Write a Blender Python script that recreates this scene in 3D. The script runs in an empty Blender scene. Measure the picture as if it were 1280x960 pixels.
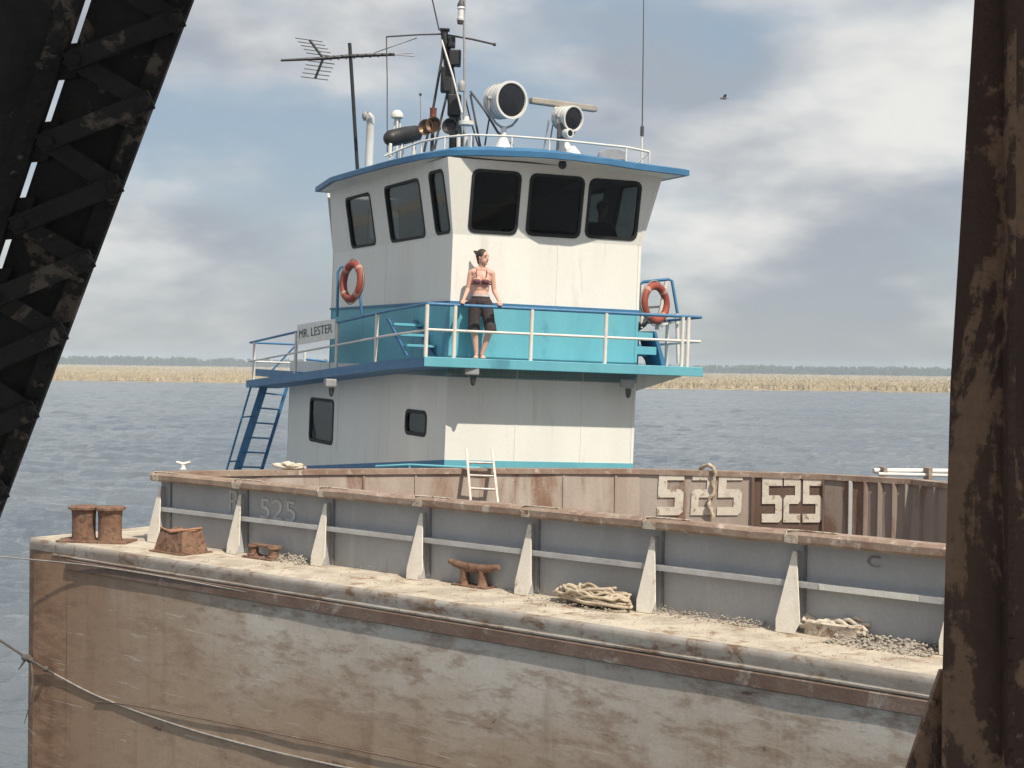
import bpy, math, random
from mathutils import Vector, Matrix, noise as mnoise
from mathutils.geometry import tessellate_polygon
random.seed(7)
R = math.radians
S = bpy.context.scene
COL = S.collection
V = Vector

# ------------------------------------------------------------------ camera
FPX = 1800.0                       # focal length in pixels of the 1280 wide photograph
CAM = V((0, 0, 7.0))
PITCH = math.atan(22 / FPX)
def basis(slope):
    a = math.atan(slope)
    F = V((0, math.cos(PITCH), -math.sin(PITCH))); u0 = V((0, math.sin(PITCH), math.cos(PITCH))); r0 = V((1, 0, 0))
    return r0 * math.cos(a) + u0 * math.sin(a), u0 * math.cos(a) - r0 * math.sin(a), F
BW = basis(0.0135)                 # level world
BT = basis(0.038)                  # the boat heels a little
cd = bpy.data.cameras.new('camera'); cam = bpy.data.objects.new('camera', cd); COL.objects.link(cam)
cd.sensor_width = 36; cd.lens = 36 * FPX / 1280; cd.clip_start = 0.05; cd.clip_end = 20000
r_, u_, f_ = BW
cam.matrix_world = Matrix(((r_.x, u_.x, -f_.x, CAM.x), (r_.y, u_.y, -f_.y, CAM.y), (r_.z, u_.z, -f_.z, CAM.z), (0, 0, 0, 1)))
S.camera = cam

# ------------------------------------------------------------------ light
SUN_AZ, SUN_EL = -55.5, 53.0       # azimuth from +X, counter-clockwise
sd = V((math.cos(R(SUN_AZ)) * math.cos(R(SUN_EL)), math.sin(R(SUN_AZ)) * math.cos(R(SUN_EL)), math.sin(R(SUN_EL))))
sl = bpy.data.lights.new('sun', 'SUN'); sl.energy = 4.9; sl.angle = R(0.55); sl.color = (1, .925, .80)
so = bpy.data.objects.new('sun', sl); COL.objects.link(so)
so.rotation_euler = sd.to_track_quat('Z', 'Y').to_euler(); so.location = (20, -20, 40)
S.view_settings.view_transform = 'Standard'; S.view_settings.look = 'None'
S.view_settings.exposure = 0.0; S.view_settings.gamma = 1.0

class NT:
    """small helper for node trees"""
    def __init__(s, tree): s.t = tree; s.n = tree.nodes; s.l = tree.links
    def __call__(s, kind, **kw):
        nd = s.n.new(kind)
        for k, v in kw.items(): setattr(nd, k, v)
        return nd
    def link(s, a, b): s.l.new(a, b)
    def setin(s, sock, v):
        if hasattr(v, 'is_output'): s.l.new(v, sock)
        else: sock.default_value = v
    def math(s, op, a, b=None, c=None, clamp=False):
        nd = s('ShaderNodeMath', operation=op, use_clamp=clamp); s.setin(nd.inputs[0], a)
        if b is not None: s.setin(nd.inputs[1], b)
        if c is not None: s.setin(nd.inputs[2], c)
        return nd.outputs[0]
    def mix(s, fac, a, b, blend='MIX'):
        nd = s('ShaderNodeMix', data_type='RGBA', blend_type=blend)
        s.setin(nd.inputs[0], fac); s.setin(nd.inputs[6], a); s.setin(nd.inputs[7], b)
        return nd.outputs[2]
    def noise(s, vec, scale, detail=4, rough=.55, dist=0):
        nd = s('ShaderNodeTexNoise'); s.link(vec, nd.inputs['Vector'])
        nd.inputs['Scale'].default_value = scale; nd.inputs['Detail'].default_value = detail
        nd.inputs['Roughness'].default_value = rough; nd.inputs['Distortion'].default_value = dist
        return nd.outputs['Fac']
    def mapv(s, vec, scale=(1, 1, 1), loc=(0, 0, 0), rot=(0, 0, 0)):
        nd = s('ShaderNodeMapping'); s.link(vec, nd.inputs['Vector'])
        nd.inputs['Scale'].default_value = scale; nd.inputs['Location'].default_value = loc; nd.inputs['Rotation'].default_value = rot
        return nd.outputs[0]
    def step(s, val, lo, hi, a=0., b=1., interp='SMOOTHSTEP'):
        nd = s('ShaderNodeMapRange', interpolation_type=interp); s.link(val, nd.inputs[0])
        for i, v in enumerate((lo, hi, a, b)): nd.inputs[i + 1].default_value = v
        return nd.outputs[0]

W = bpy.data.worlds.new('World'); S.world = W; W.use_nodes = True
n = NT(W.node_tree); n.n.clear()
out = n('ShaderNodeOutputWorld')
sky = n('ShaderNodeTexSky', sky_type='NISHITA', sun_disc=False)
sky.sun_elevation = R(SUN_EL); sky.sun_rotation = R(90 - SUN_AZ); sky.air_density = 1.0; sky.dust_density = 2.0; sky.ozone_density = 1.5
tc = n('ShaderNodeTexCoord').outputs['Generated']
sep = n('ShaderNodeSeparateXYZ'); n.link(tc, sep.inputs[0])
zc = n.math('MAXIMUM', sep.outputs[2], 0.0)
inv = n.math('DIVIDE', 1.0, n.math('ADD', zc, 0.42))
cmb = n('ShaderNodeCombineXYZ')
n.setin(cmb.inputs[0], n.math('MULTIPLY', sep.outputs[0], inv)); n.setin(cmb.inputs[1], n.math('MULTIPLY', sep.outputs[1], inv)); n.setin(cmb.inputs[2], zc)
cv = cmb.outputs[0]
big = n.noise(n.mapv(cv, (1.5, 1.5, 1.5), (3.1, 1.7, 0)), 1.5, 7, .5, .15)
mid = n.noise(n.mapv(cv, (1.6, 2.0, 1.6), (7.4, 2.2, 0)), 2.6, 7, .48, .1)
cover = n.step(n.math('ADD', n.math('MULTIPLY', big, .55), n.math('MULTIPLY', mid, .45)), .40, .58)
sh_a = n.noise(n.mapv(cv, (1.5, 1.7, 1.5), (1.3, 5.0, 0)), 1.7, 7, .48, .15)
sh_b = n.noise(n.mapv(cv, (1.5, 2.0, 1.5), (4.3, 0.6, 2)), 4.5, 7, .5, .1)
shade = n.step(n.math('ADD', n.math('MULTIPLY', sh_a, .80), n.math('MULTIPLY', sh_b, .20)), .40, .61)
ccol = n.mix(shade, (.42, .46, .52, 1), (.93, .92, .885, 1))
low = n.step(zc, 0.0, .10)                                   # clouds thin into pale air at the horizon
bgs = n('ShaderNodeBackground'); n.link(n.mix(.55, sky.outputs[0], n.mix(n.step(zc, .0, .16), (6.7, 7.0, 7.1, 1), (4.9, 6.0, 7.0, 1))), bgs.inputs[0]); bgs.inputs[1].default_value = .092
bgc = n('ShaderNodeBackground'); n.link(ccol, bgc.inputs[0]); bgc.inputs[1].default_value = .92
mx = n('ShaderNodeMixShader'); n.setin(mx.inputs[0], n.math('MULTIPLY', cover, n.math('MULTIPLY_ADD', low, .55, .40)))
n.link(bgs.outputs[0], mx.inputs[1]); n.link(bgc.outputs[0], mx.inputs[2]); n.link(mx.outputs[0], out.inputs[0])

# ------------------------------------------------------------------ projection helpers
def ray(px, py, B=BW):
    r, u, f = B
    return f + r * ((px - 640) / FPX) + u * ((480 - py) / FPX)
def atZ(px, py, z, B=BW):
    d = ray(px, py, B); return CAM + d * ((z - CAM.z) / d.z)
def atY(px, py, y, B=BW):
    d = ray(px, py, B); return CAM + d * (y / d.y)
def onp(px, py, P0, N, B=BW):
    d = ray(px, py, B); return CAM + d * ((P0 - CAM).dot(N) / d.dot(N))
MW = Matrix((BW[0], BW[1], BW[2])).transposed(); MT = Matrix((BT[0], BT[1], BT[2])).transposed()
RT = MW @ MT.transposed()
def ident(p): return V(p)
def heel(p): return CAM + RT @ (V(p) - CAM)
XF = ident

# ------------------------------------------------------------------ mesh helpers
WL = {}
class MB:
    def __init__(s): s.v = []; s.f = []
    def add(s, vs, fs):
        b = len(s.v); s.v += [V(x) for x in vs]; s.f += [tuple(i + b for i in f) for f in fs]; return s
    def quad(s, a, b, c, d): return s.add([a, b, c, d], [(0, 1, 2, 3)])
    def box(s, c, size, ex=V((1, 0, 0)), ey=V((0, 1, 0)), ez=V((0, 0, 1))):
        c = V(c); hx, hy, hz = [x / 2 for x in size]
        vs = [c + ex * (sx * hx) + ey * (sy * hy) + ez * (sz * hz) for sz in (-1, 1) for sx, sy in ((-1, -1), (1, -1), (1, 1), (-1, 1))]
        return s.add(vs, [(3, 2, 1, 0), (4, 5, 6, 7), (0, 1, 5, 4), (1, 2, 6, 5), (2, 3, 7, 6), (3, 0, 4, 7)])
    def prism(s, poly, ext):
        poly = [V(p) for p in poly]; ext = V(ext); k = len(poly)
        return s.add(poly + [p + ext for p in poly], [tuple(range(k))[::-1], tuple(range(k, 2 * k))] + [(i, (i + 1) % k, k + (i + 1) % k, k + i) for i in range(k)])
    def hexa(s, b, t):
        """bottom quad, top quad"""
        return s.add(list(b) + list(t), [(3, 2, 1, 0), (4, 5, 6, 7), (0, 1, 5, 4), (1, 2, 6, 5), (2, 3, 7, 6), (3, 0, 4, 7)])
    def tube(s, pts, r, seg=8, closed=False):
        pts = [V(p) for p in pts]; k = len(pts); rs = r if isinstance(r, (list, tuple)) else [r] * k
        vs = []; up = None
        for i in range(k):
            if closed: t = pts[(i + 1) % k] - pts[i - 1]
            else: t = pts[min(i + 1, k - 1)] - pts[max(i - 1, 0)]
            if t.length < 1e-9: t = V((0, 0, 1))
            t.normalize()
            if up is None:
                up = V((0, 0, 1)) if abs(t.z) < .9 else V((1, 0, 0))
            a = (up - t * up.dot(t)).normalized(); up = a; b = t.cross(a)
            for j in range(seg):
                an = 2 * math.pi * j / seg
                vs.append(pts[i] + (a * math.cos(an) + b * math.sin(an)) * rs[i])
        fs = []
        for i in range(k if closed else k - 1):
            for j in range(seg):
                p, q = i * seg, ((i + 1) % k) * seg
                fs.append((p + j, p + (j + 1) % seg, q + (j + 1) % seg, q + j))
        if not closed: fs += [tuple(range(seg))[::-1], tuple(range((k - 1) * seg, k * seg))]
        return s.add(vs, fs)
    def lathe(s, p, ax, prof, seg=20):
        """prof: list of (distance along the axis, radius)"""
        p = V(p); ax = V(ax).normalized(); return s.tube_prof([p + ax * a for a, _ in prof], [b for _, b in prof], ax, seg)
    def tube_prof(s, pts, rs, ax, seg):
        up = V((0, 0, 1)) if abs(ax.z) < .9 else V((1, 0, 0)); a = (up - ax * up.dot(ax)).normalized(); b = ax.cross(a); vs = []
        for p, r in zip(pts, rs):
            for j in range(seg):
                an = 2 * math.pi * j / seg; vs.append(p + (a * math.cos(an) + b * math.sin(an)) * max(r, 1e-4))
        k = len(pts); fs = []
        for i in range(k - 1):
            for j in range(seg): fs.append((i * seg + j, i * seg + (j + 1) % seg, (i + 1) * seg + (j + 1) % seg, (i + 1) * seg + j))
        fs += [tuple(range(seg))[::-1], tuple(range((k - 1) * seg, k * seg))]
        return s.add(vs, fs)
    def ball(s, c, rad, seg=14, rings=9, M=None):
        c = V(c); rx, ry, rz = rad if isinstance(rad, (tuple, list)) else (rad,) * 3; vs = []; fs = []
        for i in range(rings + 1):
            th = math.pi * i / rings
            for j in range(seg):
                ph = 2 * math.pi * j / seg
                q = V((rx * math.sin(th) * math.cos(ph), ry * math.sin(th) * math.sin(ph), rz * math.cos(th)))
                vs.append(c + (M @ q if M else q))
        for i in range(rings):
            for j in range(seg): fs.append((i * seg + j, (i + 1) * seg + j, (i + 1) * seg + (j + 1) % seg, i * seg + (j + 1) % seg))
        return s.add(vs, fs)
    def caps(s, p, q, r0, r1, seg=12):
        p, q = V(p), V(q); d = (q - p).normalized(); prof = []
        L = (q - p).length
        for i in range(5): a = -math.pi / 2 + i * math.pi / 8; prof.append((math.sin(a) * r0, math.cos(a) * r0))
        for i in range(5): a = i * math.pi / 8; prof.append((L + math.sin(a) * r1, math.cos(a) * r1))
        return s.tube_prof([p + d * a for a, _ in prof], [b for _, b in prof], d, seg)
    def panel(s, O, ex, ey, outer, holes, t):
        """thick sheet with holes; ex x ey points outwards, thickness goes inwards"""
        nn = ex.cross(ey).normalized()
        loops = [outer] + list(holes)
        flat = [[V((x, y, 0)) for x, y in lp] for lp in loops]
        tris = tessellate_polygon(flat); pts = [p for lp in flat for p in lp]; k = len(pts)
        P = lambda p, d: V(O) + ex * p.x + ey * p.y - nn * d
        vs = [P(p, 0) for p in pts] + [P(p, t) for p in pts]; fs = []
        for a, b, c in tris:
            if (pts[b] - pts[a]).cross(pts[c] - pts[a]).z < 0: b, c = c, b
            fs.append((a, b, c)); fs.append((c + k, b + k, a + k))
        o = 0
        for lp in flat:
            m = len(lp)
            for i in range(m):
                j = (i + 1) % m; fs.append((o + i, o + i + k, o + j + k, o + j))
            o += m
        return s.add(vs, fs)
    def build(s, name, m, parent=None, smooth=None, bevel=0, label=None, cat=None, group=None, kind=None, origin=None):
        me = bpy.data.meshes.new(name); vs = [XF(p) for p in s.v]
        if parent is not None: o0 = WL[parent.name]
        elif origin is not None: o0 = XF(origin)
        else:
            xs = [p.x for p in vs]; ys = [p.y for p in vs]; zs = [p.z for p in vs]
            o0 = V(((min(xs) + max(xs)) / 2, (min(ys) + max(ys)) / 2, min(zs)))
        me.from_pydata([p - o0 for p in vs], [], s.f); me.update()
        o = bpy.data.objects.new(name, me); COL.objects.link(o)
        if m: me.materials.append(m)
        if smooth is not None:
            me.polygons.foreach_set('use_smooth', [True] * len(me.polygons)); me.set_sharp_from_angle(angle=R(smooth))
        if bevel:
            b = o.modifiers.new('bevel', 'BEVEL'); b.width = bevel; b.segments = 2; b.limit_method = 'ANGLE'; b.angle_limit = R(40)
        if parent is not None: o.parent = parent
        else: o.location = o0
        WL[o.name] = o0
        tag(o, label, cat, group, kind)
        return o
def tag(o, label=None, cat=None, group=None, kind=None):
    for k, v in (('label', label), ('category', cat), ('group', group), ('kind', kind)):
        if v: o[k] = v
    return o
def thing(name, loc, label, cat, group=None):
    o = bpy.data.objects.new(name, None); COL.objects.link(o); o.empty_display_size = .2
    o.location = XF(loc); WL[o.name] = XF(loc)
    return tag(o, label, cat, group)
def rrect(x0, y0, x1, y1, r, k=3):
    pts = []
    for cx, cy, a0 in ((x1 - r, y1 - r, 0), (x0 + r, y1 - r, 90), (x0 + r, y0 + r, 180), (x1 - r, y0 + r, 270)):
        for i in range(k + 1):
            a = R(a0 + 90 * i / k); pts.append((cx + r * math.cos(a), cy + r * math.sin(a)))
    return pts
def arc(c, r, a0, a1, k, ex, ey): return [V(c) + ex * (r * math.cos(R(a0 + (a1 - a0) * i / k))) + ey * (r * math.sin(R(a0 + (a1 - a0) * i / k))) for i in range(k + 1)]
X, Y, Z = V((1, 0, 0)), V((0, 1, 0)), V((0, 0, 1))

# ------------------------------------------------------------------ materials
def new_mat(name):
    m = bpy.data.materials.new(name); m.use_nodes = True; t = NT(m.node_tree)
    return m, t, m.node_tree.nodes['Principled BSDF']
def weathered(name, base, second=None, rust=None, scale=1.0, stretch=1.0, amt2=.5, rust_at=.62, rust_soft=.08, rust_scale=1.6, rust_stretch=None, rough=.7, bump=.15, metal=0, grain=.16, fine=28.0, third=None, third_at=.6):
    m, t, b = new_mat(name)
    co = t('ShaderNodeTexCoord').outputs['Object']
    c = base + (1,)
    if second:
        f = t.step(t.noise(t.mapv(co, (1, 1, 1 / stretch)), 1.3 * scale, 6, .62, .3), .5 - .16, .5 + .16)
        c = t.mix(t.math('MULTIPLY', f, amt2 * 2 if amt2 < .5 else 1.0), c, second + (1,))
    if third:
        f = t.step(t.noise(t.mapv(co, (1, 1, .12), (4, 2, 9)), 5.5 * scale, 5, .6, .2), third_at - .05, third_at + .09)
        c = t.mix(t.math('MULTIPLY', f, .7), c, third + (1,))
    fn = t.noise(co, fine, 5, .65)
    if rust:
        rs = rust_stretch or stretch
        a = t.noise(t.mapv(co, (1, 1, 1 / rs), (9.1, 3.3, 5.7)), rust_scale * scale, 8, .64, .5)
        a = t.math('ADD', a, t.math('MULTIPLY', t.math('SUBTRACT', fn, .5), .16))
        c = t.mix(t.step(a, rust_at - rust_soft, rust_at + rust_soft), c, rust + (1,))
    c = t.mix(1.0, c, t.mix(fn, (1 - grain * 1.6,) * 3 + (1,), (1 + grain * .6,) * 3 + (1,)), 'MULTIPLY')
    t.link(c, b.inputs['Base Color']); b.inputs['Metallic'].default_value = metal
    t.setin(b.inputs['Roughness'], t.step(fn, .3, .7, max(rough - .12, .05), min(rough + .12, 1)))
    if bump:
        bn = t('ShaderNodeBump'); bn.inputs['Strength'].default_value = bump; bn.inputs['Distance'].default_value = .02
        t.link(fn, bn.inputs['Height']); t.link(bn.outputs[0], b.inputs['Normal'])
    return m
def srgb(r, g, b):
    f = lambda c: (c / 255 / 12.92) if c / 255 <= .04045 else ((c / 255 + .055) / 1.055) ** 2.4
    return (f(r), f(g), f(b))
M = {}
def hull_material(name, endrust):
    m, t, b = new_mat(name)
    co = t('ShaderNodeTexCoord').outputs['Object']
    al = t('ShaderNodeVectorMath', operation='DOT_PRODUCT'); t.link(co, al.inputs[0]); al.inputs[1].default_value = (.7725, -.635, 0)
    sx = t('ShaderNodeSeparateXYZ'); t.link(co, sx.inputs[0]); z = sx.outputs[2]; a = al.outputs['Value']
    cb = t('ShaderNodeCombineXYZ'); t.link(a, cb.inputs[0]); t.link(z, cb.inputs[2]); v = cb.outputs[0]
    n1 = t.noise(t.mapv(v, (.35, 1, 1.0)), 1.1, 8, .62, .15)          # long scuffs along the side
    n2 = t.noise(t.mapv(v, (1.6, 1, .16), (3, 0, 7)), 1.5, 7, .6, .3)  # runs down the plating
    n3 = t.noise(t.mapv(v, (.8, 1, 2.4), (8, 0, 2), (0, R(5), 0)), 2.0, 10, .72, .15)
    fn = t.noise(co, 26, 6, .68)
    up = t.step(t.math('ADD', z, t.math('MULTIPLY', t.math('SUBTRACT', n1, .5), 2.6)), 2.7, 4.5)
    rt = t.step(t.math('ADD', a, t.math('MULTIPLY', t.math('SUBTRACT', n1, .5), 7)), -.4, 5.0)
    g = t.math('MULTIPLY', up, rt)
    c = t.mix(g, (.42, .31, .22, 1), (.66, .62, .56, 1))
    c = t.mix(t.math('MULTIPLY', t.step(n3, .47, .60), .66), c, (.31, .215, .15, 1))
    c = t.mix(t.math('MULTIPLY', t.step(n2, .50, .72), .5), c, (.235, .135, .08, 1))
    end = t.step(t.math('ADD', a, t.math('MULTIPLY', t.math('SUBTRACT', n2, .5), 4)), -1.4, 1.9, 1.0, 0.0)
    c = t.mix(t.math('MULTIPLY', end, endrust), c, t.mix(t.step(n3, .38, .62), (.215, .115, .065, 1), (.36, .215, .13, 1)))
    c = t.mix(t.math('MULTIPLY', t.step(t.math('ADD', n3, t.math('MULTIPLY', t.math('SUBTRACT', fn, .5), .25)), .635, .67), .8), c, (.14, .08, .052, 1))
    sc_ = t.noise(t.mapv(v, (.5, 1, 9), (2, 0, 1), (0, R(-5), 0)), 2.2, 6, .7, .5)
    c = t.mix(t.math('MULTIPLY', t.step(sc_, .61, .66), .55), c, (.66, .62, .57, 1))
    c = t.mix(1.0, c, t.mix(fn, (.76, .76, .76, 1), (1.1, 1.1, 1.1, 1)), 'MULTIPLY')
    t.link(c, b.inputs['Base Color']); b.inputs['Roughness'].default_value = .85
    bn = t('ShaderNodeBump'); bn.inputs['Strength'].default_value = .22; bn.inputs['Distance'].default_value = .008
    t.link(t.math('ADD', fn, t.math('MULTIPLY', n3, 2.5)), bn.inputs['Height']); t.link(bn.outputs[0], b.inputs['Normal']); return m
M['hull'] = hull_material('hull_plate', .85)
M['hull_rust'] = hull_material('rusty_hull_plate', 1.0)
M['gunwale'] = weathered('gunwale_steel', (.36, .335, .305), (.28, .24, .205), (.17, .105, .065), scale=1.6, stretch=.6, rust_at=.575, rust_scale=2.2, rough=.85, bump=.2)
M['rubrail'] = weathered('rub_rail_steel', (.15, .095, .07), (.21, .15, .12), (.36, .33, .30), scale=1.6, rust_at=.64, rough=.8, bump=.25)
M['deck'] = weathered('sandy_deck', (.64, .56, .45), (.46, .395, .315), (.31, .205, .135), scale=2.0, rust_at=.60, rust_scale=2.6, rough=.95, bump=.3, grain=.22)
M['coam'] = weathered('grey_coaming_paint', (.47, .475, .485), (.39, .395, .405), (.24, .16, .12), scale=.9, stretch=2.0, rust_at=.70, rust_scale=2.4, rough=.75, bump=.12, third=(.46, .45, .44), third_at=.6)
M['bar'] = weathered('pale_grey_bar', (.55, .55, .545), (.45, .44, .43), (.28, .2, .15), scale=2, rust_at=.68, rough=.75, bump=.1)
M['barwhite'] = weathered('white_strip_paint', (.78, .77, .73), (.68, .66, .62), rough=.7)
M['rim'] = weathered('rust_brown_rim', (.27, .175, .125), (.38, .285, .22), (.56, .48, .41), scale=2.2, rust_at=.62, rust_scale=3.0, rough=.8, bump=.3)
M['bracket'] = weathered('chipped_white_paint', (.86, .81, .72), (.78, .71, .60), (.33, .19, .115), scale=2.0, stretch=1.8, rust_at=.655, rust_scale=2.6, rough=.75, bump=.15)
M['hop_tan'] = weathered('faded_hopper_wall', (.42, .335, .275), (.52, .45, .385), (.27, .16, .11), scale=.9, stretch=3.5, rust_at=.58, rust_scale=1.7, rough=.85, bump=.2, third=(.52, .45, .39), third_at=.58)
M['hop_brown'] = weathered('dark_rust_wall', (.14, .085, .06), (.19, .125, .095), (.30, .25, .22), scale=1.2, stretch=2.5, rust_at=.70, rough=.85, bump=.25)
M['hop_grey'] = weathered('grey_hopper_wall', (.36, .31, .27), (.30, .235, .195), (.19, .105, .07), scale=1.1, stretch=5, rust_at=.56, rust_scale=2.4, rough=.85, bump=.2)
M['stencil'] = weathered('stencil_paint', (.82, .75, .63), (.72, .64, .53), (.36, .23, .16), scale=2.5, rust_at=.61, rust_scale=4.2, rough=.75, bump=.1)
M['faint'] = weathered('worn_lettering', (.66, .64, .62), (.5, .48, .46), scale=5, rough=.8)
M['faintdark'] = weathered('worn_dark_lettering', (.17, .17, .18), (.25, .25, .26), scale=5, rough=.8)
M['rust'] = weathered('rust', (.20, .105, .065), (.27, .16, .105), (.11, .06, .042), scale=4, rust_at=.56, rust_scale=3.2, rough=.9, bump=.5)
M['rust_bright'] = weathered('orange_rust', (.46, .24, .14), (.34, .17, .10), (.2, .1, .06), scale=5, rust_at=.62, rough=.95, bump=.5)
M['rope'] = weathered('old_rope', (.66, .56, .42), (.50, .40, .29), (.30, .21, .14), scale=7, rust_at=.62, rough=1, bump=.6, fine=60)
M['ropepale'] = weathered('pale_rope', (.74, .67, .55), (.6, .52, .42), scale=6, rough=1, bump=.6, fine=60)
M['line'] = weathered('grey_line', (.42, .39, .36), (.3, .27, .25), scale=6, rough=1, bump=.5, fine=70)
M['darkline'] = weathered('dark_line', (.10, .085, .075), (.15, .13, .11), scale=6, rough=1, bump=.5, fine=70)
M['gravel'] = weathered('gravel_stone', (.50, .45, .38), (.33, .29, .25), (.2, .16, .13), scale=9, rust_at=.6, rough=1, bump=.3)
M['alu'] = weathered('worn_aluminium', (.62, .57, .52), (.5, .44, .39), (.33, .25, .2), scale=5, rust_at=.68, rough=.5, bump=.1, metal=.25)
M['white'] = weathered('boat_white_paint', (.85, .83, .765), (.80, .775, .71), (.46, .33, .23), scale=.9, stretch=5, rust_at=.735, rust_soft=.05, rust_scale=2.6, rough=.5, bump=.05, grain=.07, third=(.70, .655, .58), third_at=.63)
M['teal'] = weathered('turquoise_paint', (.125, .405, .49), (.155, .46, .535), (.08, .27, .35), scale=1.2, stretch=4, rust_at=.66, rough=.55, bump=.05, grain=.08)
M['blue'] = weathered('blue_trim_paint', (.045, .165, .32), (.06, .20, .37), (.05, .12, .21), scale=2, rust_at=.68, rough=.5, bump=.05, grain=.1)
M['rail'] = weathered('white_rail_paint', (.80, .77, .71), (.7, .66, .6), (.36, .24, .17), scale=3, rust_at=.72, rough=.6, bump=.05, grain=.08)
M['black'] = weathered('black_paint', (.018, .018, .02), (.03, .03, .032), (.06, .045, .04), scale=4, rust_at=.7, rough=.5, bump=.1)
M['darkgrey'] = weathered('dark_grey_metal', (.07, .07, .075), (.10, .095, .095), (.13, .08, .06), scale=4, rust_at=.68, rough=.55, bump=.1)
M['grey'] = weathered('grey_metal', (.40, .40, .40), (.33, .33, .34), scale=4, rough=.5, bump=.05)
M['lampwhite'] = weathered('lamp_white_paint', (.80, .78, .74), (.72, .69, .64), (.5, .43, .37), scale=3, rust_at=.70, rough=.35, bump=.05, grain=.06)
M['beige'] = weathered('beige_radar_plastic', (.40, .36, .30), (.32, .29, .25), scale=4, rough=.6, bump=.05)
M['red'] = weathered('faded_red', (.27, .075, .05), (.2, .06, .045), scale=5, rough=.6, bump=.1)
M['brass'] = weathered('tarnished_brass', (.20, .12, .07), (.12, .075, .05), scale=5, rough=.45, bump=.1, metal=.6)
M['ring'] = weathered('lifebuoy_red', (.36, .075, .05), (.28, .065, .045), scale=4, rough=.6, bump=.1)
M['tape'] = weathered('lifebuoy_tape', (.52, .30, .24), (.46, .24, .19), scale=4, rough=.7)
M['lens'], t_, b_ = new_mat('lens_glass'); b_.inputs['Base Color'].default_value = (.012, .013, .016, 1); b_.inputs['Roughness'].default_value = .12
t_.link(t_.step(t_.noise(t_('ShaderNodeTexCoord').outputs['Object'], 9, 3), .3, .7, .08, .3), b_.inputs['Roughness'])
M['clearlens'], t_, b_ = new_mat('clear_lamp_glass'); b_.inputs['Base Color'].default_value = (.75, .74, .72, 1); b_.inputs['Roughness'].default_value = .15
def glass_mat(name, tint, fac):
    m, t, b = new_mat(name); t.n.remove(b); o = t.n['Material Output']
    tr = t('ShaderNodeBsdfTransparent'); tr.inputs[0].default_value = tint
    gl = t('ShaderNodeBsdfGlossy'); gl.inputs['Roughness'].default_value = .04; gl.inputs[0].default_value = (.9, .9, .9, 1)
    fr = t('ShaderNodeFresnel'); fr.inputs[0].default_value = 1.45
    nz = t.noise(t('ShaderNodeTexCoord').outputs['Object'], 3, 2)
    mxs = t('ShaderNodeMixShader'); t.setin(mxs.inputs[0], t.math('ADD', t.math('MULTIPLY', fr.outputs[0], fac), t.math('MULTIPLY', nz, .01)))
    t.link(tr.outputs[0], mxs.inputs[1]); t.link(gl.outputs[0], mxs.inputs[2]); t.link(mxs.outputs[0], o.inputs[0]); return m
M['glass'] = glass_mat('tinted_window_glass', (.50, .53, .53, 1), .40)
M['gasket'] = weathered('black_rubber', (.015, .015, .016), (.02, .02, .02), scale=5, rough=.7)
M['inside'] = weathered('dark_cabin_lining', (.035, .033, .032), (.05, .045, .04), scale=3, rough=.8)
M['blind'] = weathered('grey_blind', (.16, .17, .18), (.12, .13, .14), scale=3, stretch=4, rough=.8)
M['skin'], t_, b_ = new_mat('sun_tanned_skin')
c_ = t_.mix(t_.noise(t_('ShaderNodeTexCoord').outputs['Object'], 7, 4), (.60, .33, .25, 1), (.72, .43, .33, 1)); t_.link(c_, b_.inputs['Base Color']); b_.inputs['Roughness'].default_value = .55
b_.inputs['Subsurface Weight'].default_value = .08; b_.inputs['Subsurface Radius'].default_value = (.01, .004, .002)
M['hair'] = weathered('dark_brown_hair', (.035, .022, .016), (.055, .035, .025), scale=20, stretch=6, rough=.6, bump=.3)
M['shorts'] = weathered('dark_shorts_cloth', (.045, .034, .036), (.065, .05, .05), scale=9, stretch=2, rough=.9, bump=.3)
M['waist'] = weathered('pale_waistband_cloth', (.62, .58, .56), (.55, .5, .48), scale=10, rough=.9)
M['bikini'] = weathered('maroon_swim_cloth', (.16, .06, .07), (.22, .09, .10), scale=10, rough=.85, bump=.1)
M['eye'] = weathered('eye_dark', (.03, .02, .015), (.04, .03, .02), scale=40, rough=.3, bump=0)
M['lip'] = weathered('lip', (.38, .13, .12), (.33, .11, .10), scale=40, rough=.5, bump=0)
M['shirt'] = weathered('dark_shirt_cloth', (.03, .03, .035), (.045, .045, .05), scale=9, rough=.9, bump=.2)
M['bridge'] = weathered('dark_bridge_steel', (.034, .030, .028), (.06, .052, .046), (.22, .17, .135), scale=3.2, rust_at=.61, rust_soft=.03, rust_scale=3.0, rough=.85, bump=.5, grain=.3, fine=45)
M['bridge_rust'] = weathered('rusty_bridge_steel', (.125, .074, .054), (.19, .115, .082), (.44, .275, .18), scale=3.2, stretch=2.6, rust_at=.59, rust_soft=.02, rust_scale=1.7, rough=.85, bump=.5, grain=.3, fine=45)
M['bird'] = weathered('bird_feather', (.12, .11, .11), (.2, .19, .18), scale=9, rough=.9)
M['chock'] = weathered('white_chock_paint', (.66, .59, .48), (.52, .44, .35), (.23, .14, .09), scale=4, rust_at=.56, rust_scale=2.6, rough=.8, bump=.25)

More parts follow.
